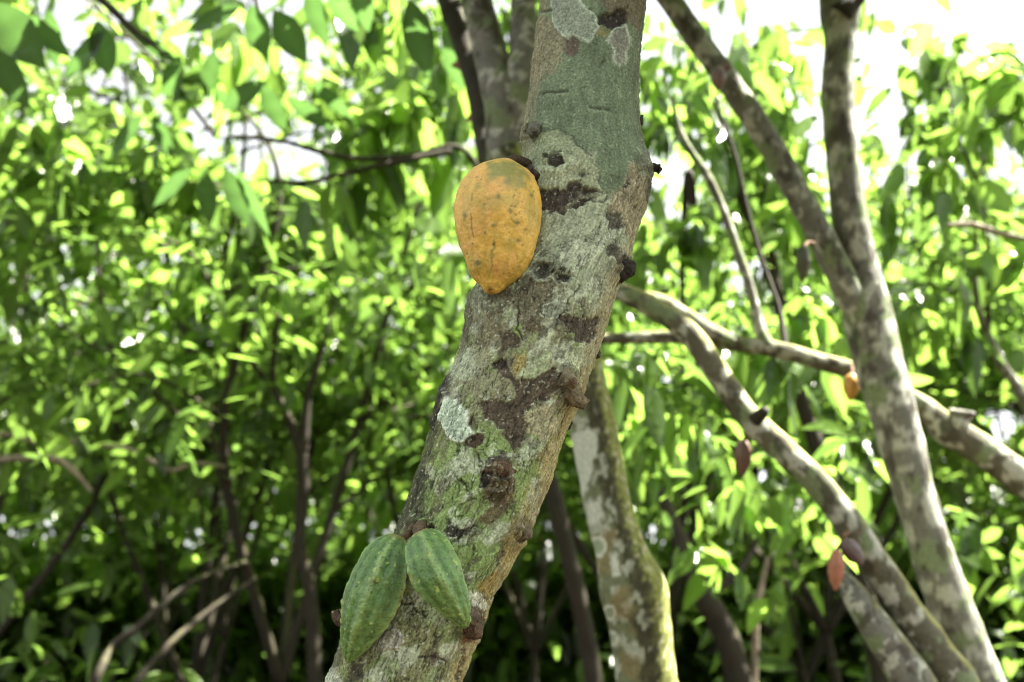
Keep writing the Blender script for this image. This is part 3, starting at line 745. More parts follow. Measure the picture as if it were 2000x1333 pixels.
# ------------------------------------------------------------------ fruit
def pod(label, axis, prof, ridge, wart, paint, nt_=150, nph=120, seed=0, stalk=None, stalk_rgb=None, group=None, spin=0.0, deep=1.0):
    """axis: (px, py, depth) from stalk end to tip; prof: (t, half width px)"""
    a = np.array(axis, float)
    ctr = smooth_path(P(a[:, 0], a[:, 1], a[:, 2]), nt_)
    s = np.concatenate([[0], np.cumsum(np.linalg.norm(np.diff(ctr, axis=0), axis=1))]); s /= s[-1]
    tt = 0.5 - 0.5 * np.cos(np.linspace(0, math.pi, nt_))
    ctr = np.stack([np.interp(tt, s, ctr[:, k]) for k in range(3)], 1)
    ctr[1:-1] = (ctr[:-2] + ctr[1:-1] * 2 + ctr[2:]) / 4
    pr = np.array(prof, float)
    dep = np.interp(tt, np.linspace(0, 1, len(a)), a[:, 2])
    r = np.interp(tt, pr[:, 0], pr[:, 1])
    kr = np.hanning(9); kr /= kr.sum()
    r = np.convolve(np.pad(r, 4, mode='edge'), kr, 'valid'); r[0] *= 0.15; r[-1] *= 0.1
    r = r * dep / FPX
    T = ctr[-1] - ctr[0]; T /= np.linalg.norm(T)
    A = np.cross(T, np.array([0, -1.0, 0])); A /= np.linalg.norm(A); B = np.cross(T, A)
    ph = np.linspace(0, 2 * math.pi, nph, endpoint=False)
    N = np.cos(ph)[:, None] * A + np.sin(ph)[:, None] * B
    v = (ctr[:, None] + N[None] * r[:, None, None]).reshape(-1, 3); NN = np.broadcast_to(N[None], (nt_, nph, 3)).reshape(-1, 3)
    PH = np.tile(ph, nt_) + spin; TT = np.repeat(tt, nph); RR = np.repeat(r, nph)
    rr = 0.5 * np.cos(10 * PH) + 0.5 * np.cos(5 * PH)
    fade = sstep(TT, 0.0, 0.12) * (1 - 0.6 * sstep(TT, 0.9, 1.0))
    q = v - ctr[0]
    n1 = fbm(q * 60 + seed, 3); n2 = fbm(q * 190 + seed * 2, 3); n3 = fbm(q * 420 + seed * 3, 2)
    al = (q @ T)[:, None] * T
    nl = fbm((q - 0.85 * al) * 210 + seed * 4, 3)            # wrinkles that run lengthwise
    h = RR * ridge * rr * fade * (1 + 0.3 * n1) + wart * (1.0 * n1 + 0.75 * n2 + 0.35 * n3 + (0.8 if paint is paint_green else 0.5) * nl)
    h = h + RR * 0.05 * np.cos(5 * PH + 1) * (1 - sstep(TT, 0.03, 0.22)) * sstep(TT, 0.0, 0.03)
    if paint is paint_green:                               # raised warts
        wr = np.random.RandomState(seed)
        wart_m = np.zeros(len(v))
        for _ in range(13):
            p0 = v[wr.randint(len(v))]; wart_m = np.maximum(wart_m, np.exp(-(((v - p0) ** 2).sum(1)) / wr.uniform(0.0012, 0.0026) ** 2))
        h = h + 0.0014 * wart_m
        n3 = n3 + 3 * wart_m
    v2 = v + NN * h[:, None]
    x, y, _ = proj(v2)
    c = paint(TT, PH, rr, n1, n2, n3, x, y, q) * (1 + 0.35 * nl[:, None] * (1.0 if paint is paint_green else 0.35))
    root = empty('cacao_pod', ctr[0], label, 'cacao pod', group)
    mk('pod_shell', v2, grid_quads(nt_, nph), M_POD, root, np.clip(c, 0.004, 0.8))
    if stalk:
        b = np.array(stalk, float)
        vv, qq, cc, t3 = tube(P(b[:, 0], b[:, 1], b[:, 2]), b[:, 3] * 0.5 * b[:, 2] / FPX, nseg=18, step=0.0015, seed=seed + 2, rough=0.12)
        cc = np.asarray(stalk_rgb if stalk_rgb is not None else lin(92, 74, 50)) * (1 + 0.7 * fbm(vv * 300, 3)[:, None])
        mk_parts('stalk', [(vv, qq, np.clip(cc, .004, .7), t3)], M_TRUNK, root)
    return root


def mixc(c, m, col):
    m = np.clip(m, 0, 1)[:, None]
    return c * (1 - m) + np.asarray(col) * m


def paint_yellow(T, PH, rr, n1, n2, n3, x, y, q):
    c = np.repeat(lin(207, 170, 78)[None], len(T), 0)
    c = mixc(c, sstep(n1, -0.1, 0.35) * 0.6, lin(190, 152, 64))
    c = mixc(c, sstep(fbm(q * 26 + 3, 3), 0.02, 0.28) * 0.55, lin(206, 160, 92))
    c = mixc(c, sstep(fbm(q * 34 + 13, 3), 0.0, 0.2) * 0.6 * sstep(T, 0.25, 0.5), lin(166, 148, 66))
    # green shoulder
    gx_ = fbm(q * 55 + 30, 3)
    sh = 1 - sstep(sdf_poly(x + 22 * gx_, y + 22 * n1, [(952, 312), (1012, 312), (1030, 345), (1036, 372), (1010, 372), (990, 362), (978, 352), (960, 358), (950, 338)]), -10, 9)
    c = mixc(c, sh * 0.85, lin(112, 122, 70))
    c = mixc(c, (1 - sstep(T, 0.0, 0.10)) * 0.65, lin(130, 134, 70))
    c = mixc(c, (1 - sstep(sdf_poly(x + 10 * gx_, y + 10 * n1, [(925, 360), (940, 350), (940, 366), (925, 380)]), -6, 6)) * 0.6, lin(130, 134, 72))
    # furrows keep some green
    c = mixc(c, sstep(-rr + 0.35 * n1, 0.22, 0.62) * 0.5 * sstep(T, 0.1, 0.4), lin(170, 148, 66))
    ln = sdf_line(x + 3 * n2 * 3, y, [(966, 470), (962, 500), (958, 540)]); c = mixc(c, np.exp(-(ln / 3.0) ** 2) * 0.75, lin(104, 116, 62))
    ln = sdf_line(x + 2 * n2, y, [(920, 418), (921, 445), (925, 465)]); c = mixc(c, np.exp(-(ln / 1.3) ** 2) * 0.7, lin(80, 70, 36))
    ln = sdf_line(x, y, [(922, 378), (922, 392)]); c = mixc(c, np.exp(-(ln / 1.3) ** 2) * 0.7, lin(70, 66, 36))
    for sx, sy, r_ in ((973, 384, 6), (997, 412, 4), (965, 440, 5), (965, 476, 3), (948, 455, 3), (1010, 436, 4), (907, 420, 5), (1012, 470, 3.5), (933, 515, 7), (1038, 382, 4), (945, 400, 2), (985, 535, 2), (924, 476, 2), (912, 496, 2), (890, 455, 2), (1020, 478, 2), (1025, 450, 2)):
        e = np.hypot(x - sx + 4 * n2, y - sy + 4 * n1) / r_
        c = mixc(c, np.exp(-e ** 2) * 0.85, lin(84, 92, 52) if r_ > 3 else lin(66, 60, 34))
    c = mixc(c, sstep(fbm(q * 330 + 9, 2), 0.30, 0.42) * sstep(fbm(q * 40 + 19, 2), 0.0, 0.2) * 0.7, lin(104, 88, 42))
    e = np.hypot(x - 958, y - 566) / 6; c = mixc(c, np.exp(-e ** 2) * 0.8, lin(112, 64, 34))
    return c * (1 + 0.12 * n2[:, None])


def paint_green(T, PH, rr, n1, n2, n3, x, y, q):
    c = np.repeat(lin(88, 122, 64)[None], len(T), 0)
    c = mixc(c, sstep(-rr, -0.1, 0.7) * 0.6, lin(58, 90, 42))  # furrows darkened in colour to stand in for weak relief shading
    c = mixc(c, sstep(rr + 0.5 * n2, 0.35, 0.95) * 0.6, lin(134, 160, 98))  # ridges paled in colour for the same relief shading
    c = mixc(c, sstep(n1, 0.05, 0.4) * 0.5, lin(112, 138, 74))
    c = mixc(c, sstep(T, 0.4, 1.0) * 0.28, lin(112, 136, 60))
    c = mixc(c, sstep(fbm(q * 420 + 3, 2), 0.28, 0.40) * 0.75, lin(52, 62, 36))
    c = mixc(c, sstep(fbm(q * 170 + 23, 2), 0.46, 0.54) * 0.7, lin(158, 172, 88))
    ed_ = sdf_line(x, y, [(798, 1130), (790, 1170), (772, 1215), (738, 1262)]); c = mixc(c, np.exp(-(ed_ / 6) ** 2) * 0.55, lin(166, 152, 88))
    c = mixc(c, sstep(n3, 1.2, 2.6) * 0.8, lin(156, 172, 88))
    c = mixc(c, (1 - sstep(T, 0.0, 0.05)) * 0.6, lin(120, 110, 62))
    return c * (1 + 0.22 * n2[:, None])


pod('large ripe yellow pod with green shoulder hanging on the focused trunk',
    [(988, 314, 1.03), (978, 365, 1.015), (972, 415, 1.005), (970, 465, 1.0), (971, 515, 0.995), (964, 550, 0.99), (959, 573, 0.985)],
    [(0, 9), (0.02, 20), (0.05, 32), (0.09, 47), (0.14, 60), (0.25, 77), (0.35, 83), (0.45, 85.5), (0.55, 83.5), (0.64, 77), (0.72, 70), (0.78, 63), (0.83, 57), (0.875, 48), (0.91, 37), (0.935, 28), (0.96, 22), (0.985, 15), (1, 8)],
    0.036, 0.0011, paint_yellow, 240, 220, seed=2, stalk=[(1052, 338, 1.07, 26), (1030, 322, 1.06, 22), (1006, 314, 1.04, 22), (988, 322, 1.03, 24)], stalk_rgb=lin(62, 52, 38), spin=0.35)
GR = 'unripe green pods on one stalk'
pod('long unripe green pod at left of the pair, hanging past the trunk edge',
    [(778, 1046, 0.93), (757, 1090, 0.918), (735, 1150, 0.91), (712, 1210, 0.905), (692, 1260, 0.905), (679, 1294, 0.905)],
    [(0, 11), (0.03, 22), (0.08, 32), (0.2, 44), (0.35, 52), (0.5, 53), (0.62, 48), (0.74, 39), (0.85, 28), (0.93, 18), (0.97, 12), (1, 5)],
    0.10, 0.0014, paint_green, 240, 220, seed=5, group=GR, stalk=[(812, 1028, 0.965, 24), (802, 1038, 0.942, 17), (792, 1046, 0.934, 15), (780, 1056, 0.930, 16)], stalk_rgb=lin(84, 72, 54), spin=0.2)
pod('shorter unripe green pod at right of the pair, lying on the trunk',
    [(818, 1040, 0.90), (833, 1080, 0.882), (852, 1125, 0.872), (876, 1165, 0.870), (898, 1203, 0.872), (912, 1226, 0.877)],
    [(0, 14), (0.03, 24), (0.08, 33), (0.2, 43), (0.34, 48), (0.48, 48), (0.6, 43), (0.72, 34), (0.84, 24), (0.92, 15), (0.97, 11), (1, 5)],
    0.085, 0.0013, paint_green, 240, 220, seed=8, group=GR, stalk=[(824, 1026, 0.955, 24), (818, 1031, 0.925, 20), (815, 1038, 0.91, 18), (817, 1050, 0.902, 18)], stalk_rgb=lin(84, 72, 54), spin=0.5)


def paint_plain(a, b):
    def f(T, PH, rr, n1, n2, n3, x, y, q):
        c = np.repeat(lin(*a)[None], len(T), 0)
        c = mixc(c, sstep(rr + n1, -0.2, 0.9) * 0.6, lin(*b))
        return c * (1 + 0.2 * n2[:, None])
    return f


PF = [(0, 0.2), (0.05, 0.5), (0.2, 0.88), (0.4, 1.0), (0.6, 0.92), (0.8, 0.6), (0.93, 0.28), (1, 0.08)]


def far_pod(label, x0, y0, x1, y1, hw, d, ca, cb, seed, st=None):
    pts = [(x0 + (x1 - x0) * t, y0 + (y1 - y0) * t, d) for t in np.linspace(0, 1, 5)]
    pod(label, pts, [(t, r * hw) for t, r in PF], 0.05, 0.002, paint_plain(ca, cb), 40, 40, seed, stalk=st, stalk_rgb=lin(96, 72, 52))


far_pod('blurred orange pod hanging beside a leaning stem at lower right', 1635, 1074, 1631, 1154, 16, 1.95, (160, 108, 84), (146, 94, 72), 21, [(1652, 1060, 1.99, 8), (1643, 1064, 1.97, 8), (1635, 1076, 1.95, 8)])
far_pod('blurred purple pod lying against the leaning stem above the orange pod', 1646, 1054, 1685, 1104, 18, 1.96, (88, 72, 70), (106, 90, 90), 22, [(1656, 1040, 2.0, 9), (1650, 1046, 1.97, 9), (1648, 1058, 1.96, 9)])
far_pod('small blurred golden pod under the crossing mossy branch', 1664, 730, 1661, 784, 16, 2.35, (190, 140, 66), (204, 158, 84), 23, [(1664, 716, 2.4, 7), (1665, 724, 2.37, 7), (1664, 734, 2.35, 7)])
far_pod('blurred reddish brown pod under the leaning stem', 1452, 858, 1450, 932, 17, 2.1, (98, 74, 60), (84, 64, 50), 24, [(1466, 850, 2.08, 7), (1458, 852, 2.09, 7), (1452, 866, 2.1, 7)])
far_pod('blurred dark olive pod hanging at the fork of the right tree', 1569, 480, 1568, 552, 14, 2.15, (62, 66, 42), (78, 80, 52), 25, [(1590, 476, 2.2, 7), (1578, 474, 2.18, 7), (1569, 486, 2.15, 7)])
far_pod('small mauve brown pod on the upper slanting limb of the forked tree', 1404, 130, 1402, 178, 15, 2.3, (116, 96, 96), (140, 120, 118), 26, [(1424, 132, 2.35, 9), (1412, 128, 2.32, 9), (1404, 136, 2.3, 9)])


# ------------------------------------------------------------------ trees just behind
def ground_base(px, py, d):
    p = P(px, py, d); return np.array([p[0], p[1], 0.0])


def down_to(px, py, d, wpx, dx=0.0):
    """points from a traced stem foot down to the soil"""
    p = P(px, py, d); r = wpx * 0.5 * d / FPX
    return [p + (np.array([p[0] + dx, p[1], 0.0]) - p) * t for t in (0.35, 0.7, 1.02)], [r * 1.05, r * 1.15, r * 1.35]


def traced(root, name, pts, kind, seed, foot=None, nseg=40, step=0.008, rough=0.07):
    a = np.array(pts, float)
    w_ = P(a[:, 0], a[:, 1], a[:, 2]); r_ = a[:, 3] * 0.5 * a[:, 2] / FPX
    if foot is not None:
        fp, fr = down_to(a[-1, 0], a[-1, 1], a[-1, 2], a[-1, 3], foot)
        w_ = np.vstack([w_, fp]); r_ = np.concatenate([r_, fr])
    t_ = tube(w_, r_, nseg=nseg, step=step, seed=seed, kind=kind, rough=rough)
    return mk_parts(name, [t_], M_BARK, root), t_


def recolour(t_, fn):
    v, q, c, tr = t_
    x, y, d = proj(v)
    return (v, q, fn(v, x, y, c), tr)


# mossy stem behind, with ring lichens
mo = empty('cacao_tree', ground_base(1262, 1333, 1.9), 'blurred mossy stem with pale ring lichens right behind the focused trunk', 'tree')
pts = [(985, 300, 2.16, 76), (1035, 420, 2.12, 80), (1085, 540, 2.06, 84), (1122, 660, 2.02, 88), (1142, 760, 1.98, 90), (1163, 860, 1.96, 92), (1186, 980, 1.93, 93), (1212, 1070, 1.91, 100), (1236, 1150, 1.9, 134), (1250, 1220, 1.9, 122), (1262, 1333, 1.9, 116), (1276, 1420, 1.88, 120)]
a = np.array(pts, float); w_ = P(a[:, 0], a[:, 1], a[:, 2]); r_ = a[:, 3] * .5 * a[:, 2] / FPX
fp, fr = down_to(1276, 1420, 1.88, 120, 0.05)
t_ = tube(np.vstack([w_, fp]), np.concatenate([r_, fr]), nseg=110, step=0.004, seed=31, kind='grey', rough=0.05)


def mossy(v, x, y, c):
    cx = np.interp(y, a[:, 1], a[:, 0]); hw = np.interp(y, a[:, 1], a[:, 3]) * 0.5
    s_ = (x - cx) / hw
    n = fbm(v * 40, 3); n2 = fbm(v * 90 + 4, 3)
    c = c * 0 + lin(60, 60, 40) * (1 + 0.7 * n[:, None] + 0.4 * n2[:, None])
    m = 1 - sstep(s_ + 0.5 * n, -0.25, 0.05)                       # left face: lit tone painted in, olive film, orange stain, grey crust
    c = mixc(c, m * 0.8, lin(112, 120, 88) * (1 + 0.4 * n2[:, None]))
    c = mixc(c, (1 - sstep(s_ + 0.4 * n, 0.1, 0.35)) * sstep(fbm(v * 30 + 71, 3), 0.10, 0.15) * 0.9, lin(158, 164, 142))
    c = mixc(c, m * sstep(fbm(v * 16 + 60, 2), 0.02, 0.14) * 0.8 * sstep(y, 960, 1060) * 0.6, lin(130, 112, 70))
    for poly in ([(1112, 850), (1150, 835), (1168, 850), (1160, 900), (1150, 960), (1130, 975), (1118, 920)], [(1140, 985), (1172, 970), (1180, 1010), (1150, 1030)], [(1190, 1085), (1205, 1080), (1212, 1120), (1195, 1130)]):
        d_ = sdf_poly(x + 10 * n, y + 10 * n2, poly); c = mixc(c, (1 - sstep(d_, -3, 3)) * 0.95, lin(182, 188, 168))
    for kx, ky, rr_ in ((1167, 1068, 18), (1190, 1197, 13), (1194, 1248, 13)):
        e = np.hypot(x - kx, (y - ky) * 0.85)
        c = mixc(c, 1 - sstep(e, rr_ - 2, rr_ + 2), lin(196, 200, 180)); c = mixc(c, 1 - sstep(e + 3 * n2, rr_ * .55, rr_ * .8), lin(140, 152, 122))
    m = sstep(s_ + 0.35 * n2, 0.35, 0.75)
    c = mixc(c, m, lin(118, 124, 66) * (1 + 0.9 * n2[:, None]))  # lime moss, with the sunlit look of the right edge painted in
    c = mixc(c, m * sstep(fbm(v * 60 + 33, 2), 0.2, 0.3) * 0.5, lin(190, 186, 160))
    return np.clip(c, .004, .8)


mk_parts('trunk', [recolour(t_, mossy)], M_BARK, mo)
traced(mo, 'limb', [(985, 310, 2.16, 70), (980, 200, 2.2, 70), (954, 90, 2.25, 64), (928, -20, 2.3, 58), (905, -160, 2.4, 46), (860, -420, 2.5, 30)], 'grey', 33)
traced(mo, 'limb', [(1000, 330, 2.16, 62), (1012, 160, 2.2, 50), (1022, 60, 2.24, 50), (1024, -60, 2.3, 46), (1040, -300, 2.45, 34)], 'grey', 34)
traced(mo, 'limb', [(840, -200, 2.9, 52), (872, -20, 2.8, 46), (905, 80, 2.72, 46), (932, 170, 2.6, 46), (952, 280, 2.45, 46), (985, 360, 2.3, 48), (1030, 430, 2.15, 52)], 'dark', 35, None, 28)
rng = np.random.RandomState(12)
cc_ = [P(960 + rng.normal() * 200, -420 + rng.normal() * 120, 2.4 + rng.normal() * 0.3) for _ in range(40)]
mk_parts('crown', [cluster_leaves(cc_, 8, rng, 0.23, 0.08, shade_out=True)], M_LEAF, mo)
# a rusty leaf and dry bits hanging at the dark stem
for row in ((952, 212, 908, 236, 20, 2.72, 15), (950, 118, 880, 126, 34, 2.72, 20)):
    mk_parts('dry_leaf', [hand_leaves([row], rng, (0.045, 0.014, 0.008))], M_LEAF, mo)

# forked tree on the right
fk = empty('cacao_tree', ground_base(1900, 1333, 2.2), 'tall grey forked cacao tree on the right, lit along its right edge', 'tree')
traced(fk, 'trunk', [(1600, -420, 2.6, 40), (1650, -160, 2.45, 56), (1642, -10, 2.4, 78), (1640, 80, 2.38, 62), (1636, 190, 2.36, 62), (1644, 300, 2.34, 60), (1660, 430, 2.32, 66), (1682, 530, 2.31, 74), (1692, 600, 2.30, 90), (1712, 690, 2.28, 96), (1736, 780, 2.26, 90), (1768, 900, 2.24, 84), (1806, 1035, 2.22, 78), (1850, 1165, 2.2, 82), (1906, 1320, 2.2, 92), (1936, 1430, 2.18, 98)], 'grey', 41, 0.08, 64)
traced(fk, 'limb', [(1712, 700, 2.28, 40), (1682, 620, 2.28, 60), (1625, 505, 2.29, 53), (1562, 385, 2.31, 50), (1506, 285, 2.34, 48), (1430, 170, 2.37, 47), (1368, 85, 2.40, 45), (1295, -20, 2.43, 44), (1200, -160, 2.5, 36), (1080, -400, 2.6, 26)], 'grey', 42, None, 48)
traced(fk, 'branch_stub', [(1640, 30, 2.36, 50), (1656, 12, 2.36, 40), (1672, 0, 2.36, 30), (1680, -10, 2.36, 26)], 'dark', 44)
cc_ = [P(x_, y_, 1.93) + SUN * rng.uniform(1.9, 2.9) + rng.normal(size=3) * .06 for x_, y_ in ((1165, 720), (1170, 780), (1205, 900), (1225, 980), (1245, 1060), (1280, 1130), (1300, 1200), (1312, 1290), (1640, 960), (1720, 1060), (1780, 1150), (1850, 1250), (1700, 1200), (1760, 1260)) for _ in range(3)]  # unseen leaves added to break up the sun on the mossy and leaning stems
cc_ += [P(1250 + rng.normal() * 220, -420 + rng.normal() * 140, 2.7 + rng.normal() * 0.4) for _ in range(16)]
cc_ += [P(1650 + rng.normal() * 200, -440 + rng.normal() * 140, 2.7 + rng.normal() * 0.4) for _ in range(14)]
mk_parts('crown', [cluster_leaves(cc_, 8, rng, 0.24, 0.08, shade_out=True)], M_LEAF, fk)

# leaning stem, two shoots
le = empty('cacao_tree', ground_base(1880, 1420, 2.0), 'leaning cacao stem bending up to the left below the crossing branch', 'tree')
traced(le, 'trunk', [(1150, 545, 2.25, 30), (1210, 568, 2.2, 36), (1275, 602, 2.17, 42), (1340, 645, 2.14, 46), (1402, 730, 2.1, 47), (1458, 810, 2.08, 50), (1530, 880, 2.06, 50), (1610, 960, 2.05, 54), (1690, 1070, 2.04, 60), (1760, 1180, 2.03, 66), (1830, 1280, 2.02, 74), (1890, 1400, 2.0, 84)], 'moss', 51, 0.12, 56)
traced(le, 'limb', [(1638, 1118, 2.06, 22), (1660, 1150, 2.03, 44), (1702, 1210, 2.0, 62), (1748, 1280, 1.99, 74), (1800, 1360, 1.98, 84), (1860, 1450, 1.98, 92)], 'grey', 52, 0.08, 48)
traced(le, 'branch_stub', [(1476, 820, 2.05, 28), (1490, 806, 2.03, 22), (1497, 800, 2.02, 14)], 'dark', 53)
# crossing branch with its own stem out at the right
cr_ = empty('cacao_tree', ground_base(2350, 1300, 2.5), 'cut mossy branch crossing from the right edge behind the forked tree', 'tree')
traced(cr_, 'limb', [(1120, 664, 2.62, 20), (1180, 662, 2.6, 22), (1260, 660, 2.58, 24), (1340, 660, 2.55, 27), (1430, 670, 2.52, 31), (1520, 684, 2.5, 33), (1600, 706, 2.48, 34), (1680, 730, 2.46, 36), (1780, 782, 2.45, 42), (1850, 838, 2.45, 60), (1930, 888, 2.45, 60), (2000, 938, 2.45, 64), (2150, 1050, 2.46, 76), (2350, 1300, 2.5, 100)], 'moss', 55, 0.1, 52)
traced(cr_, 'limb', [(1230, 580, 2.5, 26), (1290, 590, 2.5, 30), (1345, 622, 2.5, 32), (1390, 650, 2.5, 34), (1430, 668, 2.51, 30)], 'moss', 56)
traced(cr_, 'branch_stub', [(1862, 856, 2.46, 40), (1868, 834, 2.44, 50), (1872, 818, 2.44, 48), (1876, 806, 2.44, 56), (1877, 800, 2.44, 40)], 'grey', 57, None, 40, 0.004, 0.22)
traced(cr_, 'limb', [(1500, 678, 2.5, 28), (1484, 640, 2.52, 23), (1464, 560, 2.55, 19), (1440, 490, 2.58, 19), (1408, 400, 2.62, 16), (1378, 340, 2.66, 17), (1335, 270, 2.7, 11), (1310, 190, 2.75, 7)], 'grey', 58, None, 20)
traced(cr_, 'branch', [(1536, 690, 2.52, 15), (1520, 600, 2.6, 11), (1488, 510, 2.66, 10), (1462, 420, 2.7, 9), (1434, 300, 2.75, 8), (1395, 190, 2.8, 6)], 'dark', 59, None, 16)
traced(cr_, 'branch', [(1354, 400, 2.65, 16), (1345, 340, 2.66, 18), (1335, 430, 2.7, 10)], 'dark', 60, None, 14)


# ------------------------------------------------------------------ near foliage by hand
def spray(parent, rows, rng, size=0.23, per=7, spread=0.05, droop=-50, young=0.3):
    cl = []
    for (x, y, d, n, sx, sy) in rows:
        cl += [P(x + rng.normal() * sx, y + rng.normal() * sy, d + rng.normal() * 0.12) for _ in range(n)]
    mk_parts('foliage', [cluster_leaves(cl, per, rng, size, spread, droop, young=young)], M_LEAF, parent)


rng = np.random.RandomState(21)
# drooping leaves around the crossing branch and leaning stem
spray(cr_, [(1400, 640, 2.9, 4, 90, 30), (1330, 690, 2.9, 4, 60, 30), (1540, 600, 2.8, 4, 60, 40), (1560, 640, 2.8, 3, 40, 20)], rng, 0.115, 8)
spray(le, [(1300, 830, 3.2, 5, 70, 50), (1400, 880, 3.2, 5, 80, 50), (1570, 900, 3.0, 4, 70, 60), (1540, 1040, 3.1, 4, 60, 50), (1480, 1010, 3.2, 3, 60, 40)], rng, 0.115, 9, droop=-45)
# crown of a young tree at upper right, leaves near and lime green
yr = empty('cacao_tree', (3.1, 3.4, 0.0), 'lime green leafy young tree standing against the white sky at upper right', 'tree')
traced(yr, 'trunk', [(1920, 300, 3.9, 7), (1905, 560, 3.9, 12), (1950, 700, 3.9, 19), (2020, 830, 3.9, 24), (2150, 1300, 3.8, 40)], 'grey', 61, 0.05, 24)
traced(yr, 'limb', [(2020, 470, 3.55, 9), (1960, 458, 3.6, 12), (1900, 440, 3.6, 13), (1850, 440, 3.6, 8)], 'pale', 62, None, 14)
traced(yr, 'limb', [(1930, 660, 3.9, 12), (1925, 420, 3.9, 8), (1870, 260, 4.0, 6), (1850, 140, 4.1, 4)], 'dark', 63, None, 14)
spray(yr, [(1900, 180, 4.1, 7, 60, 60), (1900, 130, 4.6, 7, 60, 30), (1960, 120, 4.4, 8, 50, 40), (1800, 250, 4.3, 4, 50, 50), (1850, 300, 4.0, 6, 80, 60), (1950, 380, 3.9, 5, 60, 60), (1800, 420, 4.0, 4, 60, 60), (1880, 520, 3.9, 4, 80, 60), (1980, 200, 4.0, 5, 40, 60), (1920, 1040, 3.9, 5, 70, 60), (1800, 620, 3.9, 3, 50, 60), (1800, 170, 4.6, 6, 60, 40), (1850, 90, 4.8, 8, 90, 30)], rng, 0.145, 8, young=0.6)
# leaves high between the limbs
mid = empty('cacao_tree', (1.9, 4.1, 0.0), 'slim leafy tree seen between the focused trunk and the right fork', 'tree')
traced(mid, 'trunk', [(1470, 200, 4.6, 8), (1500, 420, 4.5, 16), (1540, 700, 4.4, 26), (1640, 1000, 4.3, 36), (1720, 1300, 4.25, 44)], 'dark', 64, 0.05, 20)
traced(mid, 'limb', [(1540, 620, 4.4, 20), (1450, 400, 4.5, 13), (1400, 220, 4.6, 10), (1330, 80, 4.7, 6)], 'dark', 65, None, 14)
spray(mid, [(1310, 100, 4.0, 5, 50, 60), (1420, 80, 4.2, 4, 50, 60), (1500, 60, 4.0, 4, 40, 40), (1310, 230, 4.0, 6, 50, 60), (1430, 260, 4.2, 6, 60, 60), (1540, 300, 4.2, 5, 40, 60), (1330, 420, 4.2, 6, 60, 60), (1440, 420, 4.4, 5, 70, 60), (1570, 480, 4.2, 5, 40, 60), (1500, 160, 4.3, 6, 50, 50), (1480, 60, 4.6, 6, 80, 30)], rng, 0.145, 8, young=0.6)
# overhanging tree from the left, its dark hanging leaves
ov = empty('cacao_tree', (-2.9, 2.6, 0.0), 'overhanging tree at upper left with large dark hanging leaves', 'tree')
traced(ov, 'trunk', [(-700, -500, 3.2, 60), (-760, 100, 3.1, 90), (-800, 700, 3.0, 110), (-820, 1300, 3.0, 120)], 'grey', 66, 0.0, 24)
traced(ov, 'limb', [(-740, 0, 3.1, 70), (-400, -160, 3.1, 50), (-100, -120, 3.1, 36), (140, -40, 3.1, 22), (262, 60, 3.1, 12), (320, 105, 3.1, 8)], 'dark', 67, None, 20)
traced(ov, 'limb', [(-400, -160, 3.1, 46), (0, -260, 3.1, 40), (300, -200, 3.1, 30), (470, -60, 3.1, 14), (505, 20, 3.1, 8)], 'dark', 68, None, 20)
hl = [(190, 40, 215, 150, 52, 3.1, 10), (205, 60, 125, 155, 34, 3.1, 30), (255, 62, 352, 122, 26, 3.1, 25), (352, 110, 322, 188, 40, 3.1, 10), (470, 12, 360, 62, 34, 3.1, 20),
      (490, 10, 520, 112, 52, 3.0, 10), (535, 20, 600, 120, 60, 3.0, 15), (516, 160, 430, 212, 40, 3.1, 10), (560, 190, 650, 250, 34, 3.3, 20), (510, 165, 560, 260, 40, 3.3, 10),
      (440, 330, 486, 438, 44, 3.0, 10), (462, 330, 528, 458, 26, 3.0, 30), (372, 330, 300, 400, 30, 3.1, 30), (400, 330, 410, 440, 40, 3.4, 10), (280, 225, 212, 305, 30, 3.2, 30),
      (300, 225, 340, 310, 30, 3.3, 30), (-20, 5, 90, 130, 86, 2.6, 10), (50, 30, 140, 110, 40, 2.9, 30), (-30, 80, 60, 210, 60, 2.8, 20), (600, -30, 640, 90, 44, 3.2, 20), (640, -20, 700, 60, 40, 3.2, 20),
      (420, 100, 400, 190, 36, 3.4, 20), (800, 0, 838, 148, 62, 2.7, 10), (870, 60, 905, 180, 40, 3.0, 30), (700, -40, 720, 60, 44, 3.1, 20), (610, 160, 690, 230, 30, 3.4, 20), (95, 20, 110, 130, 40, 3.3, 20), (420, 170, 455, 215, 22, 3.4, 20)]
mk_parts('foliage', [hand_leaves(hl, rng, (0.020, 0.044, 0.010))], M_LEAF, ov)  # darker tint puts the shaded, backlit look into the leaf colour
spray(ov, [(-160, -80, 3.1, 6, 100, 80), (250, -140, 3.2, 5, 200, 40), (600, -160, 3.2, 4, 140, 40), (40, 60, 3.8, 4, 60, 60), (300, 150, 4.3, 6, 80, 40), (120, 230, 4.2, 7, 90, 50), (430, 150, 4.2, 5, 50, 40), (260, 330, 4.4, 6, 80, 40), (60, 330, 4.3, 6, 70, 50), (560, 60, 3.7, 5, 90, 50), (740, 60, 3.8, 7, 70, 60)], rng, 0.17, 7)
cl = [P(x_, y_, d_) + SUN * rng.uniform(0.35, 0.8) + rng.normal(size=3) * np.array([.12, .12, .04]) for x_, y_, d_ in ((40, 60, 2.6), (0, 120, 2.7), (500, 50, 3.0), (550, 60, 3.0), (210, 100, 3.1), (820, 60, 2.7)) for _ in range(7)]
mk_parts('crown', [cluster_leaves(cl, 7, rng, 0.23, 0.06, shade_out=True)], M_LEAF, ov)  # not a full crown: unseen leaves added to shade the hanging leaves
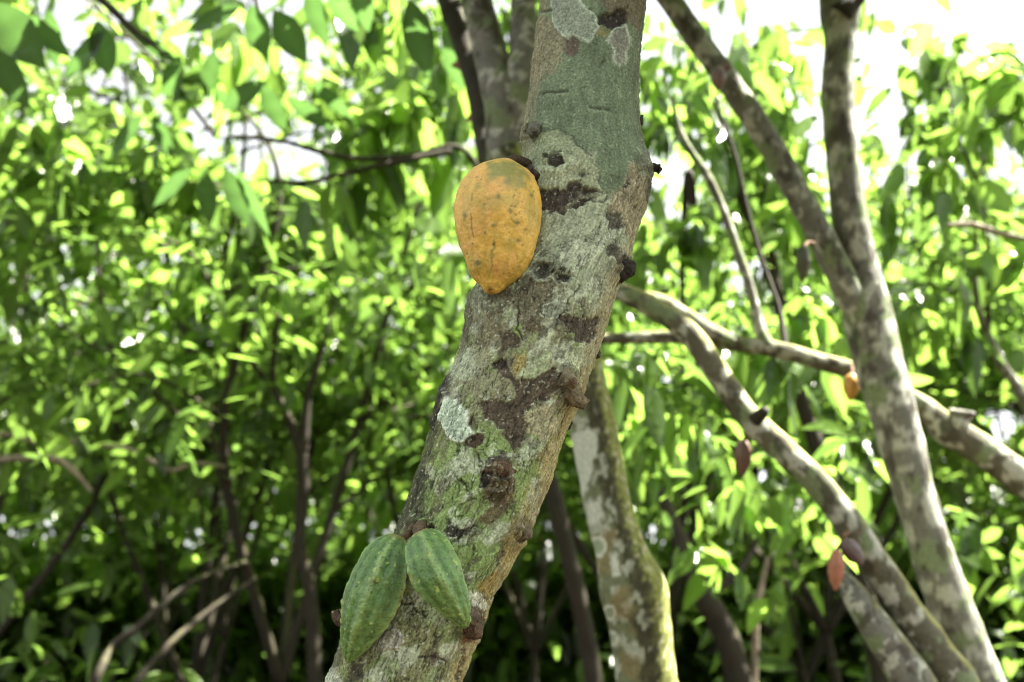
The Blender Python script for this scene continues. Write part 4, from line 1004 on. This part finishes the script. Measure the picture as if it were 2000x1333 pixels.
# twig across the gap of sky
tw = empty('cacao_tree', (-0.4, 3.7, 0.0), 'slender tree with a dark twig reaching left across the gap of sky', 'tree')
traced(tw, 'trunk', [(930, 240, 3.8, 16), (960, 420, 3.8, 22), (1010, 700, 3.75, 28), (1090, 1000, 3.7, 32), (1160, 1330, 3.7, 36)], 'dark', 69, 0.0, 20)
traced(tw, 'limb', [(958, 380, 3.8, 14), (900, 290, 3.7, 11), (800, 305, 3.65, 11), (700, 310, 3.6, 10), (620, 295, 3.6, 11), (560, 278, 3.6, 9), (480, 268, 3.6, 9), (440, 268, 3.6, 5)], 'dark', 70, None, 16)
traced(tw, 'limb', [(880, 296, 3.68, 14), (760, 320, 3.6, 11), (690, 335, 3.6, 9), (600, 355, 3.6, 8), (500, 352, 3.6, 5)], 'dark', 71, None, 14)
spray(tw, [(720, 230, 3.9, 4, 60, 40), (800, 150, 3.9, 5, 60, 60), (850, 260, 3.9, 3, 50, 40), (700, 340, 3.8, 2, 60, 30), (880, 120, 4.0, 4, 40, 60), (790, 400, 4.0, 3, 70, 60)], rng, 0.17, 7)


# ------------------------------------------------------------------ grown trees of the grove
def grow(label, x, y, h, cr, ncl, seed, per=13, size=None, low=1.7, kind='dark', lean=(0, 0), paths=None, young=0.25, group='leafy trees of the grove behind'):
    rng = np.random.RandomState(seed)
    size = size or (0.128 if y < 8.5 else 0.125)
    root = empty('cacao_tree', (x, y, 0), label, 'tree', group)
    fz = rng.uniform(0.9, 1.5)
    f = np.array([x + lean[0], y + lean[1], fz])
    mk_parts('trunk', [tube([(x, y, -0.05), (x + lean[0] * .3 + rng.normal() * .04, y, fz * .5), f], [0.045, 0.036, 0.032], nseg=12, seed=seed, kind=kind)], M_BARK, root)
    cl = []
    nl = rng.randint(4, 6)
    for k in range(nl):
        az = 2 * math.pi * (k + rng.uniform(-.3, .3)) / nl
        e = np.array([x + math.cos(az) * cr * rng.uniform(.6, 1), y + math.sin(az) * cr * rng.uniform(.6, 1), h * rng.uniform(.75, 1.0)])
        m1 = f + (e - f) * 0.35 + np.array([math.cos(az), math.sin(az), 0.6]) * 0.15 + rng.normal(size=3) * .1
        m2 = f + (e - f) * 0.7 + rng.normal(size=3) * .15
        parts = [tube([f, m1, m2, e], [0.027, 0.021, 0.014, 0.005], nseg=9, seed=seed + k, kind=kind, step=0.08)]
        for b in range(6):
            t = rng.uniform(.25, .95)
            s = f + (e - f) * t + (m1 - (f + (e - f) * 0.35)) * (1 - abs(t - .35) * 1.5 if abs(t - .35) < .6 else 0)
            az2 = az + rng.normal() * 1.0
            ln = rng.uniform(.5, 1.3)
            e2 = s + np.array([math.cos(az2), math.sin(az2), rng.uniform(-.25, .5)]) * ln
            parts.append(tube([s, s + (e2 - s) * .5 + rng.normal(size=3) * .06 + np.array([0, 0, .08]), e2], [0.013, 0.009, 0.004], nseg=6, seed=seed + b, kind=kind, step=0.09))
            for _ in range(max(1, int(ncl * 1.05) // (nl * 6))):
                u = rng.uniform(.25, 1.1)
                cl.append(s + (e2 - s) * u + rng.normal(size=3) * np.array([.24, .24, .22]))
        mk_parts('limb', parts, M_BARK, root)
    cl = np.array(cl); lim = 1.6 + 0.15 * cl[:, 1]
    cl = cl[(cl[:, 2] > lim) | ((cl[:, 2] > low - 1.2) & (rng.rand(len(cl)) < 0.42))]
    mk_parts('crown', [cluster_leaves(cl, per, rng, size, 0.10, young=young)], M_LEAF, root)
    return root


TREES = [
    ('dark slender tree whose thin stems fork like a fan left of the trunk', -1.15, 5.2, 5.3, 1.5, 285),
    ('leafy tree filling the left edge behind the overhanging leaves', -3.0, 5.4, 5.5, 1.6, 380),
    ('bright leafy tree in the left middle distance behind pale twigs', -2.1, 6.9, 6.5, 1.7, 418),
    ('leafy tree behind the yellow pod, left of the focused trunk', -0.5, 6.8, 6.5, 1.6, 418),
    ('leafy tree far left, beyond the pale sunlit twigs', -4.6, 7.6, 7.0, 1.8, 418),
    ('tree behind the mossy stem, right of the focused trunk', 0.8, 5.9, 5.8, 1.5, 361),
    ('tree below the crossing branch, left of the forked tree', 2.0, 6.6, 5.0, 1.6, 380),
    ('leafy tree right of the forked tree beneath the white sky', 3.3, 5.6, 4.5, 1.5, 361),
    ('tree at the far right edge beyond the cut branch', 4.6, 7.2, 5.6, 1.8, 437),
    ('distant tree behind the left gap of sky', -2.6, 9.4, 8.3, 2.0, 275),
    ('distant tree at the far left, half hidden by nearer crowns', -5.6, 10.2, 8.8, 2.0, 275),
    ('distant tree straight behind the focused trunk', 0.2, 9.2, 8.1, 2.0, 275),
    ('distant tree seen between the fork and the leaning stem', 2.6, 9.3, 6.4, 2.0, 275),
    ('distant tree low behind the cut branch at right', 5.4, 10.2, 6.9, 2.0, 275),
    ('farthest tree at left under the hazy gap', -4.2, 12.6, 10.5, 2.3, 275),
    ('farthest tree left of centre, a pale patch of leaves', -1.2, 12.2, 10.2, 2.3, 275),
    ('farthest tree right of centre beyond the slim tree', 1.8, 12.4, 8.0, 2.3, 275),
    ('farthest tree at right under the open sky', 4.8, 13.0, 8.4, 2.3, 275),
]
for i, (lb, x_, y_, h_, c_, n_) in enumerate(TREES):
    grow(lb, x_, y_, h_, c_, n_, 100 + 7 * i, kind='dark')

# ------------------------------------------------------------------ the thicket that closes the view
rng = np.random.RandomState(77)
n = 9000
az = rng.uniform(-0.9, 0.9, n); rad = rng.uniform(14.5, 19.0, n)
zz = np.where(rng.rand(n) < 0.72, rng.rand(n) * 2.6, 1.6 + rng.rand(n) ** 1.6 * 4.2)
ctr = np.stack([np.sin(az) * rad, np.cos(az) * rad, zz], 1)
m = 2600
az = rng.uniform(-0.95, 0.95, m); rad = rng.uniform(9.5, 19.5, m)
c2 = np.stack([np.sin(az) * rad, np.cos(az) * rad, 3.3 + 0.5 * rng.normal(size=m) + 0.08 * (rad - 9.5)], 1)  # canopy layer added overhead to shade the thicket below
ctr = np.vstack([ctr, c2])
th_ = mk_parts('distant_thicket', [cluster_leaves(ctr, 7, rng, 0.34, 0.22)], M_LEAF, None)
th_['kind'] = 'stuff'; th_['label'] = 'far wall of dark foliage closing off the grove'; th_['category'] = 'foliage'

# ------------------------------------------------------------------ leafy undergrowth under the crowns
def shrub(label, x, y, h, r, n, seed):
    rng = np.random.RandomState(seed)
    root = empty('shrub', (x, y, 0), label, 'shrub', 'leafy shrubs of the understory')
    cl = []
    for k in range(7):
        az = 2 * math.pi * k / 7 + rng.normal() * .3
        e = np.array([x + math.cos(az) * r * rng.uniform(.4, 1), y + math.sin(az) * r * rng.uniform(.4, 1), h * rng.uniform(.6, 1)])
        m1 = np.array([x, y, 0]) + (e - np.array([x, y, 0])) * .5 + rng.normal(size=3) * .08
        mk_parts('stem', [tube([(x, y, -0.03), m1, e], [0.013, 0.009, 0.004], nseg=7, seed=seed + k, kind='dark', step=0.08)], M_BARK, root)
        for _ in range(n // 7):
            t = rng.uniform(.3, 1.08)
            cl.append(np.array([x, y, 0]) + (e - np.array([x, y, 0])) * t + rng.normal(size=3) * .2)
    mk_parts('foliage', [cluster_leaves(np.array(cl), 8, rng, 0.13, 0.09, young=0.15)], M_LEAF, root)


shrub('leafy shrub in the dark bottom left corner', -2.3, 4.4, 1.7, 0.9, 70, 301)
shrub('shaded shrub behind the bare branches at lower left', -1.5, 4.9, 1.3, 0.9, 28, 302)
shrub('shaded shrub left of the green pods', -0.75, 4.7, 1.2, 0.8, 28, 303)
shrub('shaded shrub between the focused trunk and the mossy stem', 0.15, 5.0, 1.1, 0.8, 28, 304)
shrub('shaded shrub right of the mossy stem', 0.95, 4.8, 1.3, 0.9, 35, 305)
shrub('leafy shrub under the leaning stem', 1.6, 4.5, 1.4, 0.8, 42, 306)
shrub('leafy shrub at the bottom right behind the forked tree', 2.5, 4.6, 1.9, 0.9, 70, 307)

# ------------------------------------------------------------------ bare branches low at the left
def branch(label, runs, kind, seed):
    a0 = np.array(runs[0], float)
    root = empty('bare_branch', P(a0[-1, 0], a0[-1, 1], a0[-1, 2]), label, 'branch', 'bare branches in the undergrowth')
    for k, r in enumerate(runs):
        a = np.array(r, float)
        mk_parts('limb' if k == 0 else 'twig', [tube(P(a[:, 0], a[:, 1], a[:, 2]), a[:, 3] * .5 * a[:, 2] / FPX, nseg=14, seed=seed + k, kind=kind)], M_BARK, root)


branch('pale bent branch rising from the bottom left corner into the dark', [[(480, 1098, 4.2, 8), (400, 1125, 4.0, 9), (330, 1170, 3.9, 12), (262, 1232, 3.8, 16), (222, 1262, 3.8, 15), (190, 1320, 3.7, 18), (150, 1420, 3.7, 22)]], 'dark', 81)
branch('thin straight branch slanting up right of the bent pale branch', [[(500, 1130, 4.2, 7), (440, 1170, 4.1, 9), (380, 1215, 4.0, 12), (330, 1260, 3.9, 13), (270, 1330, 3.8, 16), (220, 1420, 3.8, 17)]], 'dark', 83)
branch('pale horizontal branch at the left edge with twigs', [[(180, 960, 4.2, 7), (140, 915, 4.2, 11), (105, 896, 4.2, 12), (50, 894, 4.2, 13), (-40, 902, 4.2, 15), (-200, 930, 4.2, 17)], [(150, 862, 4.3, 7), (90, 868, 4.3, 8), (20, 850, 4.3, 8), (-60, 840, 4.3, 9)], [(440, 912, 4.4, 5), (380, 905, 4.4, 7), (330, 918, 4.4, 8), (260, 880, 4.4, 8), (200, 870, 4.4, 8)]], 'pale', 85)
branch('fan of dark bare stems rising left of the focused trunk', [[(590, 860, 4.6, 22), (592, 960, 4.6, 25), (585, 1060, 4.6, 24), (606, 1160, 4.6, 26), (615, 1330, 4.6, 30), (620, 1440, 4.6, 40)], [(592, 880, 4.6, 22), (600, 780, 4.6, 16), (618, 720, 4.6, 12), (640, 640, 4.6, 8), (655, 560, 4.7, 5)], [(588, 880, 4.6, 22), (560, 810, 4.6, 16), (530, 755, 4.6, 14), (490, 710, 4.6, 11), (450, 665, 4.6, 7)], [(532, 760, 4.6, 14), (534, 700, 4.6, 12), (540, 640, 4.6, 10), (546, 560, 4.65, 6)]], 'dark', 88)
branch('slanting stem behind the mossy stem in the dark lower right', [[(1290, 960, 4.2, 22), (1330, 1060, 4.1, 34), (1370, 1150, 4.0, 44), (1420, 1250, 4.0, 50), (1470, 1420, 4.0, 54)], [(1378, 1165, 4.0, 20), (1440, 1120, 4.05, 16), (1475, 1060, 4.1, 12), (1490, 990, 4.1, 8)]], 'dark', 92)
branch('thin upright stem below the reddish pod', [[(1500, 1090, 4.0, 8), (1480, 1180, 4.0, 12), (1475, 1260, 4.0, 14), (1470, 1420, 4.0, 16)]], 'pale', 95)
